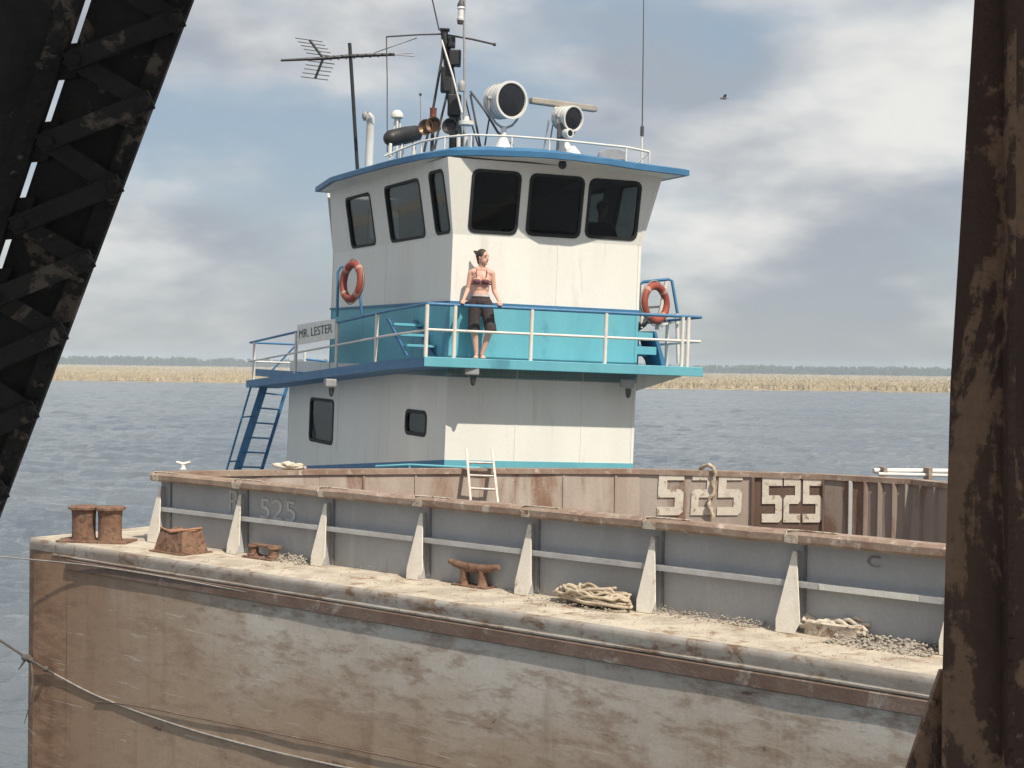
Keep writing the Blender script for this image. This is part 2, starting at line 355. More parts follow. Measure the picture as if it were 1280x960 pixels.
# ------------------------------------------------------------------ water, marsh, wood
m, t, b = new_mat('river_water')
co = t('ShaderNodeTexCoord').outputs['Object']
w1 = t.noise(t.mapv(co, (.55, 1.5, 1), rot=(0, 0, R(8))), .9, 5, .62, .6)
w2 = t.noise(t.mapv(co, (.7, 1.7, 1), (3, 8, 0), (0, 0, R(-14))), .22, 4, .55, .4)
w3 = t.noise(t.mapv(co, (.6, 1.4, 1), (13, 1, 0), (0, 0, R(4))), .035, 3, .5)
hgt = t.math('ADD', t.math('MULTIPLY', w1, .40), t.math('ADD', t.math('MULTIPLY', w2, 1.1), t.math('MULTIPLY', w3, 1.5)))
bn = t('ShaderNodeBump'); bn.inputs['Strength'].default_value = 1.0; bn.inputs['Distance'].default_value = .55
t.link(hgt, bn.inputs['Height']); t.link(bn.outputs[0], b.inputs['Normal'])
t.link(t.mix(t.step(w3, .4, .6), (.10, .122, .145, 1), (.135, .155, .175, 1)), b.inputs['Base Color'])
b.inputs['Roughness'].default_value = .08; b.inputs['IOR'].default_value = 1.33
mb = MB(); NR, NC = 470, 300
vs = []
for i in range(NR + 1):
    y = 6 * (495 / 6) ** (i / NR)
    amp = min(1, y / 14)
    for j in range(NC + 1):
        x = (j / NC - .5) * .96 * y
        h = .24 * mnoise.noise(V((x * .30 + y * .05, y * .62, 1.7))) + .14 * mnoise.noise(V((x * .8 - y * .1, y * 1.5, 6.1))) + .075 * mnoise.noise(V((x * 2.1, y * 3.4, 2.2)))
        vs.append((x, y, h * amp))
mb.add(vs, [(i * (NC + 1) + j, i * (NC + 1) + j + 1, (i + 1) * (NC + 1) + j + 1, (i + 1) * (NC + 1) + j) for i in range(NR) for j in range(NC)])
mb.quad((-3000, -400, -.3), (3000, -400, -.3), (3000, 2600, -.3), (-3000, 2600, -.3))
mb.build('water', m, kind='structure', origin=(0, 0, 0), smooth=80)

m, t, b = new_mat('marsh_ground')
co = t('ShaderNodeTexCoord').outputs['Object']
p = t.noise(t.mapv(co, (.004, .012, 1)), 1.0, 6, .6, .3)
t.link(t.mix(t.step(p, .42, .6), (.44, .35, .22, 1), (.29, .225, .145, 1)), b.inputs['Base Color']); b.inputs['Roughness'].default_value = 1
M['marsh'] = m
mb = MB(); xs = [-900 + 20 * i for i in range(91)]
rows = [(505, -.4), (514, .35), (640, .5), (900, .5), (1400, .6), (2300, .8)]
vs = [(x, y + (mnoise.noise(V((x * .012, y * .01, 3))) * 7 + mnoise.noise(V((x * .07, 1, 3))) * 2.5 if i < 2 else 0), z) for i, (y, z) in enumerate(rows) for x in xs]
k = len(xs)
mb.add(vs, [(i * k + j, i * k + j + 1, (i + 1) * k + j + 1, (i + 1) * k + j) for i in range(len(rows) - 1) for j in range(k - 1)])
mb.build('marsh', m, kind='structure', origin=(0, 0, 0))
m, t, b = new_mat('dry_reed')
co = t('ShaderNodeTexCoord').outputs['Object']
p = t.noise(t.mapv(co, (.006, .012, .3), (5, 5, 0)), 1.0, 6, .62, .3); q = t.noise(co, .7, 4)
c = t.mix(t.step(p, .40, .62), (.56, .45, .30, 1), (.33, .255, .165, 1)); c = t.mix(t.step(q, .35, .65), c, (.30, .26, .14, 1))
t.link(t.mix(.35, c, (.55, .45, .3, 1)), b.inputs['Base Color']); b.inputs['Roughness'].default_value = 1
mb = MB()
for i in range(26000):
    u = random.random(); y = 510 * (2200 / 510) ** (u ** 1.5); x = random.uniform(-.42, .42) * y
    y += mnoise.noise(V((x * .012, 5.1, 3))) * 7
    h = random.uniform(.9, 1.7) * (1 + .3 * mnoise.noise(V((x * .03, y * .01, 0)))); w = random.uniform(.5, 1.1) * max(1, y / 900)
    a = random.uniform(0, math.pi); d = V((math.cos(a), math.sin(a), 0)) * w; c0 = V((x, y, .3)); tp = c0 + V((random.uniform(-.2, .2), random.uniform(-.2, .2), h))
    e = V((-d.y, d.x, 0)) * .5
    mb.add([c0 - d, c0 + d, c0 + e, tp, tp + d * .6 - V((0, 0, .2))], [(0, 1, 4, 3), (1, 2, 3), (2, 0, 3)])
mb.build('reeds', m, kind='stuff', origin=(0, 0, 0), label='dry tan reed bed along the far bank of the river')
M['wood'] = weathered('distant_foliage', (.035, .055, .03), (.06, .075, .035), (.05, .045, .03), scale=.12, rust_at=.62, rough=1, bump=0, fine=.6)
mb = MB()
for i in range(1500):
    x = random.uniform(-960, 960); y = random.uniform(2060, 2200)
    hm = 13.5 + 2.5 * mnoise.noise(V((x * .006, 0, 0))) + 1.6 * mnoise.noise(V((x * .03, 4, 0)))
    h = hm + random.uniform(-2.5, 1.2); rw = random.uniform(3, 6.5)
    for _ in range(4):
        c0 = V((x + random.uniform(-rw, rw) * .6, y + random.uniform(-3, 3), h - random.uniform(1.5, 6)))
        r0 = random.uniform(.35, .6) * rw; k = 5
        vs = [c0 + V((0, 0, random.uniform(.8, 1.2) * min(r0, (h - c0.z) + .4)))] + [c0 + V((math.cos(2 * math.pi * j / k), math.sin(2 * math.pi * j / k), random.uniform(-.4, .4))) * r0 * random.uniform(.7, 1.2) for j in range(k)] + [c0 - V((0, 0, r0))]
        mb.add(vs, [(0, 1 + j, 1 + (j + 1) % k) for j in range(k)] + [(k + 1, 1 + (j + 1) % k, 1 + j) for j in range(k)])
    mb.box((x, y, h / 2 - 1), (.6, .6, h - 4))
    mb.box((x, y + 8, (h - 4.5) / 2), (rw * 2, 3, h - 4.5))
mb.build('far_wood', M['wood'], kind='stuff', origin=(0, 2100, 0), label='low distant wood on the horizon beyond the marsh')
m = bpy.data.materials.new('haze'); m.use_nodes = True; t = NT(m.node_tree); t.n.remove(m.node_tree.nodes['Principled BSDF'])
pv = t('ShaderNodeVolumePrincipled'); pv.inputs['Color'].default_value = (.78, .89, .99, 1); pv.inputs['Density'].default_value = .00034; pv.inputs['Anisotropy'].default_value = -.2
t.link(pv.outputs[0], t.n['Material Output'].inputs['Volume'])
MB().box((0, 1000, 10), (6600, 3400, 22)).build('haze', m, kind='stuff', origin=(0, 1000, -1))

# ================================================================== BARGE
ZC = 5.5                                            # rim of the coaming
ZD = 4.56                                           # deck
A = atZ(203, 590, ZC); Nn = atZ(1186, 680, ZC)
dl = (Nn - A).normalized()                          # along the barge, towards the camera
dn = V((dl.y, -dl.x, 0))                            # outwards from the near side
if dn.y > 0: dn = -dn
barge = thing('hopper_barge', V((A.x, A.y, 0)), 'long rusty open hopper barge with grey coaming and white numbers 525', 'barge')
BL = (Nn - A).length
SP = BL / 7.0                                       # bracket spacing
def bp(s, o, z): return V((A.x, A.y, 0)) + dl * s + dn * o + V((0, 0, z))   # along, outwards, height
OW = 1.10                                           # deck strip outside the coaming
pe = bp(0, OW, 0)
END = (V((atZ(37, 677, ZD).x, atZ(37, 677, ZD).y, 0)) - V((A.x, A.y, 0))).dot(dl)     # s of the far end
OE = (V((atZ(37, 677, ZD).x, atZ(37, 677, ZD).y, 0)) - V((A.x, A.y, 0))).dot(dn)
OW2 = (V((atZ(1178, 842, ZD).x, atZ(1178, 842, ZD).y, 0)) - V((A.x, A.y, 0))).dot(dn)
OW = (OE + OW2) / 2
END = (onp(37, 690, V((A.x, A.y, ZD)) + dn * (OW - .1), dn) - A).dot(dl)
S1 = 19.0
CH = 1.17                                            # corner plate at the end
# hull sides
def hullpoly(o): return [bp(END + CH * .9, o, 0), bp(S1, o, 0), bp(S1, -7.5, 0), bp(END + .2, -7.5, 0), bp(END, -6.5, 0), bp(END, o - .12, 0)]
mb = MB(); pl = hullpoly(OW); k = len(pl)
nseg = 8
for j, zz in enumerate((-.6, ZD - .10)): pass
vs = []; levels = [-.6, 1.0, 2.2, 3.2, 4.0, ZD - .14]
side = [bp(END + CH * .9 + (S1 - END - CH * .9) * i / 24, OW, 0) for i in range(25)]
for z in levels:
    for i, p in enumerate(side):
        wob = 0 if z < -.1 else .011 * mnoise.noise(V((i * .9, z * 1.3, 2)))
        vs.append(p + V((0, 0, z)) + dn * wob)
mb.add(vs, [(j * 25 + i, j * 25 + i + 1, (j + 1) * 25 + i + 1, (j + 1) * 25 + i) for j in range(5) for i in range(24)])
mb.build('side_plating', M['hull'], barge, smooth=30)
mb = MB()
c0, c1, c2 = bp(END + CH * .9 - .004, OW, 0), bp(END + .25, OW - .012, 0), bp(END, OW - .10, 0)
for a_, b_2 in ((c1, c0), (c2, c1)): mb.quad(a_ + Z * -.6, b_2 + Z * -.6, b_2 + Z * (ZD - .14), a_ + Z * (ZD - .14))
mb.build('corner_plate', M['hull_rust'], barge, smooth=50)
mb = MB()
for a_, b_2 in ((bp(END, -7.5, 0), c2), (bp(S1, -7.5, 0), bp(END, -7.5, 0)), (bp(S1, OW, 0), bp(S1, -7.5, 0))):
    mb.quad(a_ + Z * -.6, b_2 + Z * -.6, b_2 + Z * (ZD - .12), a_ + Z * (ZD - .12))
mb.build('end_plating', M['hull_rust'], barge)
# rounded gunwale
mb = MB(); prof = [(0, -.14), (.004, -.06), (0, -.02), (-.02, -.003), (-.06, .002)]
ends = [END + .02, S1]
gs = [END + .16 + (S1 - END - .16) * i / 30 for i in range(31)]
vs = [bp(s, OW + o, ZD + z) for s in gs for o, z in prof]; k = len(prof)
mb.add(vs, [(i * k + j, (i + 1) * k + j, (i + 1) * k + j + 1, i * k + j + 1) for i in range(30) for j in range(k - 1)])
vs = [bp(END + o2, OW - .14 + .14 * i / 4, ZD + z) for i in range(5) for o2, z in ((-.0, -.14), (-.01, -.06), (0, -.015), (.05, .002))]
vs = []
for i, (q0) in enumerate((c2, c1, bp(END + .16, OW, 0))):
    inn = bp(END + .25, OW - .2, 0) - q0; inn.z = 0; inn.normalize()
    for o, z in prof: vs.append(q0 - inn * (-(-o) if o < 0 else o) + V((0, 0, ZD + z)) if o >= 0 else q0 + inn * (-o) + V((0, 0, ZD + z)))
mb.add(vs, [(i * k + j, (i + 1) * k + j, (i + 1) * k + j + 1, i * k + j + 1) for i in range(2) for j in range(k - 1)])
mb.build('gunwale', M['gunwale'], barge, smooth=60)
# deck
mb = MB(); q = .05
mb.add([bp(END + .2, OW - q, ZD), bp(S1, OW - q, ZD), bp(S1, -.02, ZD), bp(END + .04, -.02, ZD), bp(END + .04, OW - .16, ZD)], [(0, 1, 2, 3, 4)])
mb.add([bp(END + .04, -.02, ZD), bp(-.0, -.02, ZD), bp(-.0, -7.4, ZD), bp(END + .04, -7.4, ZD)], [(0, 1, 2, 3)])
mb.build('side_deck', M['deck'], barge)
mb = MB(); mb.quad(bp(END, OW - .14, ZD - .14), bp(END, -7.5, ZD - .14), bp(END + .04, -7.5, ZD + .002), bp(END + .04, OW - .16, ZD + .002)); mb.build('end_edge', M['gunwale'], barge)
# rub rails on the side
mb = MB()
zr0 = ZD - .26
s0 = END + CH - .1
mb.add([bp(s, OW + o, zr0 + z) for s in (s0, S1) for o, z in ((.0, .075), (.030, .06), (.034, -.06), (.0, -.075))], [(0, 1, 5, 4), (1, 2, 6, 5), (2, 3, 7, 6), (0, 3, 2, 1), (4, 5, 6, 7)])
mb.build('rub_rail', M['rubrail'], barge)
mb = MB(); mb.tube([bp(s0 - .35, OW + .004, ZD - .165), bp(S1, OW + .004, ZD - .165)], .016, 6); mb.build('rub_bead', M['gunwale'], barge, smooth=60)
# coaming on the near side
mb = MB(); cs = [-.02 + (S1 + .02) * i / 40 for i in range(41)]
vs = [bp(s, .006 * mnoise.noise(V((s * 1.1, z, 5))) + off, z) for off, z in ((0, ZD - .02), (0, ZD + .45), (0, ZC - .12), (-.02, ZC - .12), (-.02, ZD - 1.4)) for s in cs]
mb.add(vs, [(j * 41 + i, j * 41 + i + 1, (j + 1) * 41 + i + 1, (j + 1) * 41 + i) for j in range(4) for i in range(40)])
coam = mb.build('coaming', M['coam'], barge, smooth=30)
for i in range(12):
    s = SP * (i + .13)
    mb = MB(); mb.box(bp(s, .012, (ZD + ZC) / 2 - .05), (.022, .022, ZC - ZD - .14), dl, dn, Z); mb.build('panel_joint', M['faintdark'], coam)
mb = MB(); mb.box(bp(S1 / 2 - .02, .045, ZD + .47), (S1, .09, .012), dl, dn, Z); mb.box(bp(S1 / 2 - .02, .088, ZD + .445), (S1, .012, .05), dl, dn, Z); mb.build('stiffener_bar', M['bar'], coam)
sw = (5.72 * SP + .1)
mb = MB(); mb.box(bp(6.55 * SP, .097, ZD + .448), (.95, .006, .052), dl, dn, Z); mb.build('white_strip', M['barwhite'], coam)
mb = MB()
ring_ = [(-.06, -.115), (.13, -.115), (.16, -.09), (.16, -.03), (.13, 0), (-.03, 0), (-.06, -.03)]
sr = [-.06 + (S1 + .06) * i / 60 for i in range(61)]; k = len(ring_)
vs = [bp(s, o + .006 * mnoise.noise(V((s * 2.3, o * 9, 1))), ZC + z + .008 * mnoise.noise(V((s * 1.7, 7, z)))) for s in sr for o, z in ring_]
mb.add(vs, [(i * k + j, (i + 1) * k + j, (i + 1) * k + (j + 1) % k, i * k + (j + 1) % k) for i in range(60) for j in range(k)] + [tuple(range(k))])
mb.build('rim', M['rim'], coam, smooth=40)
# white brackets: tapered face plate leaning on the coaming with a web behind it
for i in range(12):
    s = SP * i + (.06 if i == 0 else .13); j0 = random.uniform(-.015, .015)
    top = bp(s, .055, ZC - .21); wid = .125 + random.uniform(-.01, .01)
    a_ = bp(s - .022, .03, ZC - .2); b_2 = bp(s + .022, .03, ZC - .2)
    lo = ZD + .12; of = .215 + j0
    mb = MB()
    face = [bp(s - .02, .085, ZC - .19), bp(s + .02, .085, ZC - .19), bp(s + wid, of - .02, lo), bp(s + wid * .62, of + .0, ZD + .004), bp(s - wid * .85, of + .0, ZD + .004), bp(s - wid * .95, of - .02, lo)]
    nrm = (face[2] - face[1]).cross(face[1] - face[0]).normalized()
    if nrm.dot(dn) < 0: nrm = -nrm
    mb.prism([p - nrm * .014 for p in face], nrm * .014)
    br = mb.build('bracket', M['bracket'], barge, bevel=.004)
    mb = MB(); mb.prism([bp(s - .008, .0, ZC - .19), bp(s - .008, .055, ZC - .19), bp(s - .008, of - .055, lo), bp(s - .008, of - .045, ZD + .004), bp(s - .008, 0, ZD + .004)], dl * .016); mb.build('web', M['coam'], br)
    pw = random.uniform(.10, .15)
    mb = MB(); mb.hexa([bp(s - pw / 2, .158, ZC - .105), bp(s + pw / 2, .158, ZC - .105), bp(s + pw / 2, .164, ZC - .105), bp(s - pw / 2, .164, ZC - .105)], [bp(s - pw / 2, .158, ZC - .03), bp(s + pw / 2, .158, ZC - .03), bp(s + pw / 2, .165, ZC - .03), bp(s - pw / 2, .165, ZC - .03)])
    mb.tube([bp(s - .06, .162, ZC - .05), bp(s - .05, .14, ZC + .008), bp(s + .05, .115, ZC + .012), bp(s + .30 + pw, .09, ZC + .010)], .010, 6); mb.build('rim_pad', M['chock'], br)
# inner hopper: far wall polyline
FW = [A] + [atZ(px, py, ZC) for px, py in ((400, 586.8), (600, 585.6), (800, 586.2), (941, 590), (1028, 592.8), (1063, 594.6), (1140, 599), (1190, 604.5), (1330, 618))]
FW[0] = A - dl * .02 - dn * .04
mats = ['hop_tan', 'hop_tan', 'hop_tan', 'hop_tan', 'hop_brown', 'hop_grey', 'hop_grey', 'hop_grey', 'hop_grey']
def inward(p, q):
    d = (q - p); d.z = 0; d.normalize(); w = V((d.y, -d.x, 0)); return d, (w if w.y < 0 else -w)
for i in range(9):
    p, q2 = FW[i], FW[i + 1]; d, w = inward(p, q2); L = (q2 - p).length
    mb = MB(); kk = max(2, int(L / .35))
    vs = []
    for z in (-2.2, -1.0, -.55, -.07):
        for j in range(kk + 1):
            e = .012 * mnoise.noise(V((p.x + d.x * L * j / kk * 1.5, z * 2, 4)))
            vs.append(p + d * (L * j / kk) + w * e + Z * z)
    k = kk + 1
    mb.add(vs, [(a * k + j, a * k + j + 1, (a + 1) * k + j + 1, (a + 1) * k + j) for a in range(3) for j in range(kk)])
    wp = mb.build('hopper_wall', M[mats[i]], barge, smooth=40)
    mb = MB()
    mb.hexa([p - w * .16 + Z * -.075, q2 - w * .16 + Z * -.075, q2 + w * .03 + Z * -.075, p + w * .03 + Z * -.075], [p - w * .16, q2 - w * .16, q2 + w * .03, p + w * .03]); mb.build('wall_rim', M['rim'], wp)
    mb = MB(); mb.quad(q2 - w * .12 + Z * -2.2, p - w * .12 + Z * -2.2, p - w * .12 + Z * -.07, q2 - w * .12 + Z * -.07); mb.build('wall_back', M['coam'], wp)
def wallpt(px, py, off=.006):
    best = None
    for i in range(9):
        p, q2 = FW[i], FW[i + 1]; d, w = inward(p, q2); P = onp(px, py, p + w * off, w); s = (P - p).dot(d)
        if -.02 <= s <= (q2 - p).length + .02: best = P; break
    return best if best is not None else atY(px, py, 20.5)
for px, wd, mt in ((941, .05, 'hop_brown'), (1063, .055, 'bar'), (1029, .03, 'hop_brown')):
    q0 = wallpt(px, 610, .02); mb = MB(); mb.box(V((q0.x, q0.y, ZC - 1.1)), (wd, .04, 2.05)); mb.build('wall_rib', M[mt], barge, bevel=.004)
for px in (770, 705, 520, 455, 330):
    q0 = wallpt(px, 600, .012); mb = MB(); mb.box(V((q0.x, q0.y, ZC - 1.1)), (.03, .02, 2.0)); mb.build('wall_rib', M['hop_tan'], barge)
for px in (1082, 1100, 1118, 1134, 1152, 1170):
    q0 = wallpt(px, 610, .015); mb = MB(); mb.box(V((q0.x, q0.y, ZC - 1.1)), (.07, .03, 2.05)); mb.build('wall_rib', M['hop_grey'], barge, bevel=.008)
mb = MB(); mb.add([V((p.x, p.y, 3.25)) for p in FW] + [bp(S1, -.05, 3.25), bp(0, -.05, 3.25)], [tuple(range(len(FW) + 2))]); mb.build('hopper_floor', M['hop_brown'], barge)
# far side deck strip behind the hopper wall
mb = MB(); o2 = [p + (-inward(FW[max(i - 1, 0)], FW[min(i + 1, 9)])[1]) * 1.0 for i, p in enumerate(FW)]
for i in range(1, 9): mb.quad(V((FW[i].x, FW[i].y, ZD - .004)), V((FW[i + 1].x, FW[i + 1].y, ZD - .004)), V((o2[i + 1].x, o2[i + 1].y, ZD - .004)), V((o2[i].x, o2[i].y, ZD - .004)))
mb.build('far_deck', M['deck'], barge)
# big numbers: blocky strokes laid on the wall
DIG = {'5': [(0, 4, 3, 5), (0, 3, 1, 4), (0, 2, 3, 3), (2, 1, 3, 2), (0, 0, 3, 1)], '2': [(0, 4, 3, 5), (2, 3, 3, 4), (0, 2, 3, 3), (0, 1, 1, 2), (0, 0, 3, 1)]}
def block_number(x0, x1, yt, yb, ch, slant, mname, drop=0.0):
    rows_ = [[p for p in ((0, 5), (3, 5), (3, 4.05), (1, 4.05), (1, 3), (2.6, 3), (3, 2.6), (3, .4), (2.6, 0), (0, 0), (0, .95), (2, .95), (2, 2.05), (0, 2.05))]]
    if ch == '2': rows_ = [[(0, 5), (2.6, 5), (3, 4.6), (3, 2.4), (2.6, 2.05), (1, 2.05), (1, .95), (3, .95), (3, 0), (0, 0), (0, 2.6), (.4, 3), (2, 3), (2, 4.05), (0, 4.05)]]
    mb = MB()
    for poly in rows_:
        pts = []
        for a, b3 in poly:
            px = x0 + (x1 - x0) * a / 3 - slant * (1 - b3 / 5); py = yb + (yt - yb) * b3 / 5 + drop * (a / 3)
            pts.append(wallpt(px, py, .013))
        pts = pts[::-1]
        tri = tessellate_polygon([[V((p.x, p.z, 0)) for p in pts]])
        k = len(pts); w = V((0, -.004, 0))
        mb.add([p + w for p in pts] + pts, [tuple(t3) if (pts[t3[1]] - pts[t3[0]]).cross(pts[t3[2]] - pts[t3[0]]).y < 0 else tuple(t3[::-1]) for t3 in tri] + [(i, (i + 1) % k, k + (i + 1) % k, k + i) for i in range(k)])
    return mb.build('painted_digit', M[mname], barge)
for x0, x1, c in ((824, 856, '5'), (866, 894, '2'), (899, 929, '5')): block_number(x0, x1, 590, 644, c, 3, 'stencil')
for x0, x1, c in ((953, 978, '5'), (980, 1001, '2'), (1004, 1028, '5')): block_number(x0, x1, 596.5, 653, c, 1, 'stencil')
# worn letters on the coaming
def text_on(txt, P, ex, ey, h, mname, name, parent, w=None, ext=.003):
    cu = bpy.data.curves.new('lettering', 'FONT'); cu.body = txt; cu.size = 1; cu.extrude = 0; cu.offset = 0
    tmp = bpy.data.objects.new('lettering_tmp', cu); COL.objects.link(tmp)
    bpy.context.view_layer.update()
    me = bpy.data.meshes.new_from_object(tmp.evaluated_get(bpy.context.evaluated_depsgraph_get()))
    bpy.data.objects.remove(tmp); bpy.data.curves.remove(cu)
    xs_ = [v.co.x for v in me.vertices]; ys_ = [v.co.y for v in me.vertices]
    sx = (w / (max(xs_) - min(xs_))) if w else h / (max(ys_) - min(ys_)); sy = h / (max(ys_) - min(ys_))
    mb = MB(); mb.add([V(P) + ex * ((v.co.x - min(xs_)) * sx) + ey * ((v.co.y - min(ys_)) * sy) for v in me.vertices], [tuple(p.vertices) for p in me.polygons])
    bpy.data.meshes.remove(me); return mb.build(name, M[mname], parent)
Pc = lambda px, py, off=.01: onp(px, py, A + dn * off, dn)
p0 = Pc(286, 640); text_on('R', p0, dl, Z, .29, 'faint', 'lettering', coam, w=.22)
p0 = Pc(325, 648); text_on('525', p0, dl, Z, .26, 'faint', 'lettering', coam, w=.66)
p0 = Pc(1084, 708); text_on('C', p0, dl, Z, .10, 'faintdark', 'lettering', coam, w=.13)

# ------------------------------------------------------------------ things on the barge deck
def dk(px, py, z=ZD): return atZ(px, py, z)
# double bollard
c0 = dk(121, 677); bol = thing('double_bollard', c0, 'rusty double bollard with two flared posts near the barge corner', 'bollard')
e = (dk(136, 678) - dk(104, 677)); e.z = 0; e.normalize(); e2 = V((-e.y, e.x, 0))
mb = MB(); mb.box(c0 + Z * .014, (.98, .42, .028), e, e2, Z); mb.build('base_plate', M['rust'], bol, bevel=.005)
for sgn in (-1, 1):
    cc = c0 + e * (.185 * sgn)
    mb = MB(); mb.lathe(cc + Z * .028, Z, [(0, .165), (.06, .155), (.30, .155), (.40, .165)], 24); ps = mb.build('post', M['rust'], bol, smooth=40)
    mb = MB(); mb.lathe(cc + Z * .428, Z, [(0, .175), (.012, .205), (.04, .205), (.052, .19), (.056, .0)], 24); mb.build('cap', M['rust'], ps, smooth=40)
# torn box
c0 = dk(226, 690); fx = thing('deck_socket', c0, 'rusty box shaped deck socket with torn orange top edge beside the coaming end', 'deck fitting')
e = dl; mb = MB()
hw, hd, h = .27, .19, .30
base = [c0 + dl * a * hw + dn * b3 * hd for a, b3 in ((-1.08, 1.1), (1.08, 1.1), (1.08, -1.1), (-1.08, -1.1))]; topq = [c0 + dl * a * hw * .82 + dn * b3 * hd * .8 + Z * h for a, b3 in ((-1, 1), (1, 1), (1, -1), (-1, -1))]
for i in range(4):
    j = (i + 1) % 4; mid_ = (topq[i] + topq[j]) / 2 - Z * (.03 if i % 2 else .055)
    q1 = topq[i] * .66 + topq[j] * .34 - Z * .01; q3 = topq[i] * .3 + topq[j] * .7 - Z * .045
    mb.add([base[i], base[j], topq[j], q3, mid_, q1, topq[i]], [(0, 1, 2, 3, 4, 5, 6)])
bd = mb.build('body', M['rust'], fx)
sm = bd.modifiers.new('thickness', 'SOLIDIFY'); sm.thickness = .022
mb = MB(); mb.box(c0 + Z * .01, (hw * 2.5, hd * 2.6, .02), dl, dn, Z); mb.build('base_plate', M['rust'], fx, bevel=.004)
mb = MB(); mb.prism([p * .92 + (c0 + Z * h) * .08 - Z * .05 for p in topq], Z * .03); mb.build('filling', M['rust_bright'], fx, bevel=.01)
mb = MB(); mb.tube([topq[0] + Z * .012, (topq[0] + topq[1]) / 2 - Z * .035, topq[1] + Z * .01, topq[2] + Z * .012], .014, 6); mb.build('torn_edge', M['rust_bright'], fx, smooth=60)
# roller fairlead with chain
c0 = dk(330, 698); fl = thing('roller_chock', c0, 'low rusty roller chock between the second and third white brackets', 'chock')
mb = MB(); mb.box(c0 + Z * .012, (.55, .26, .024), dl, dn, Z); mb.build('base_plate', M['rust'], fl, bevel=.004)
for a in (-.19, .19):
    mb = MB(); mb.lathe(c0 + dl * a + Z * .024, Z, [(0, .085), (.02, .085), (.03, .06), (.10, .06), (.115, .085), (.135, .08), (.136, 0)], 16); mb.build('roller', M['rust'], fl, smooth=40)
mb = MB(); mb.box(c0 + Z * .155 - dn * .03, (.46, .12, .028), dl, dn, Z); mb.build('top_bar', M['rust'], fl, bevel=.006)
# kevel
c0 = dk(592, 733); kv = thing('kevel', c0, 'rusty two legged kevel with long horns on the side deck', 'cleat')
mb = MB(); pts = []
for a in (-.36, -.27, -.14, 0, .14, .27, .36): pts.append(c0 + dl * a + Z * (.20 + .05 * (abs(a) / .36) ** 2))
mb.tube(pts, [.028, .040, .050, .052, .050, .040, .028], 10); mb.build('horn', M['rust'], kv, smooth=60)
for a in (-.13, .13):
    mb = MB(); mb.lathe(c0 + dl * a, Z, [(0, .075), (.03, .06), (.10, .05), (.19, .05)], 12); mb.build('leg', M['rust'], kv, smooth=50)
mb = MB(); mb.box(c0 + Z * .008, (.5, .2, .016), dl, dn, Z); mb.build('base_plate', M['rust'], kv, bevel=.003)
# rope heap
def rope_heap(c, rx, ry, hh, turns, r, ex, ey, seed):
    rnd = random.Random(seed); mb = MB(); pts = []
    for i in range(turns * 16):
        a = 2 * math.pi * i / 16 + rnd.uniform(-.12, .12); k_ = .45 + .55 * rnd.random(); prog = i / (turns * 16)
        if i % 16 == 0: rr = rnd.uniform(.3, .75); ox, oy = rnd.uniform(-.5, .5), rnd.uniform(-.35, .35)
        z = r + hh * (.25 + .75 * prog) * rnd.uniform(.35, 1.0) * (1 - .45 * abs(ox)) 
        pts.append(c + ex * (rx * (rr * math.cos(a) + ox)) + ey * (ry * (rr * math.sin(a) + oy)) + Z * z)
    sm_ = []
    for i in range(len(pts) - 1):
        for q_ in (0, .5): sm_.append(pts[i].lerp(pts[i + 1], q_))
    for _ in range(2): sm_ = [sm_[0]] + [(sm_[i - 1] + sm_[i] * 2 + sm_[i + 1]) / 4 for i in range(1, len(sm_) - 1)] + [sm_[-1]]
    mb.tube(sm_, r, 7); return mb
rope_heap(dk(738, 757),   .52, .22, .24, 30, .016, dl, dn, 3).build('rope_heap', M['rope'], smooth=70, label='heap of thick pale mooring rope coiled on the side deck', cat='rope')
rope_heap(wallpt(358, 588, -.1) + Z * .0, .24, .10, .12, 8, .022, X, Y, 5).build('rope_coil', M['ropepale'], smooth=70, label='small heap of pale rope lying on the far rim by the boat stair', cat='rope')
# white chock with rope on it
c0 = dk(1046, 795); ck = thing('mooring_chock', c0, 'white rust stained closed chock with a frayed rope laid over it', 'chock')
mb = MB(); rim_ = []
for i in range(28):
    a = 2 * math.pi * i / 28; ca, sa = math.cos(a), math.sin(a)
    rim_.append((abs(ca) ** .5 * math.copysign(1, ca), abs(sa) ** .5 * math.copysign(1, sa)))
def rr(sx, sy, z): return [c0 + dl * (a * sx) + dn * (b3 * sy) + Z * z for a, b3 in rim_]
loops = [rr(.30, .15, 0), rr(.29, .14, .09), rr(.30, .15, .12), rr(.27, .12, .135), rr(.22, .08, .125), rr(.21, .07, .04)]
vs = [p for l in loops for p in l]
mb.add(vs, [(i * 28 + j, i * 28 + (j + 1) % 28, (i + 1) * 28 + (j + 1) % 28, (i + 1) * 28 + j) for i in range(5) for j in range(28)] + [tuple(range(140, 168))]); mb.build('body', M['chock'], ck, smooth=40)
mb = MB()
for kx in range(6):
    y0 = -.11 + .042 * kx
    pts = [c0 + dl * (-.33 + .66 * i / 14) + dn * (y0 + .02 * math.sin(i * 1.1 + kx)) + Z * (.19 - .018 * kx + .018 * math.sin(i * 1.5 + kx * 2) + .02 * math.sin(i * .5 + kx)) for i in range(15)]
    mb.tube(pts, .022, 7)
mb.build('rope_over_chock', M['ropepale'], None, smooth=70, label='frayed pale rope folded lengthwise on top of the white chock', cat='rope')
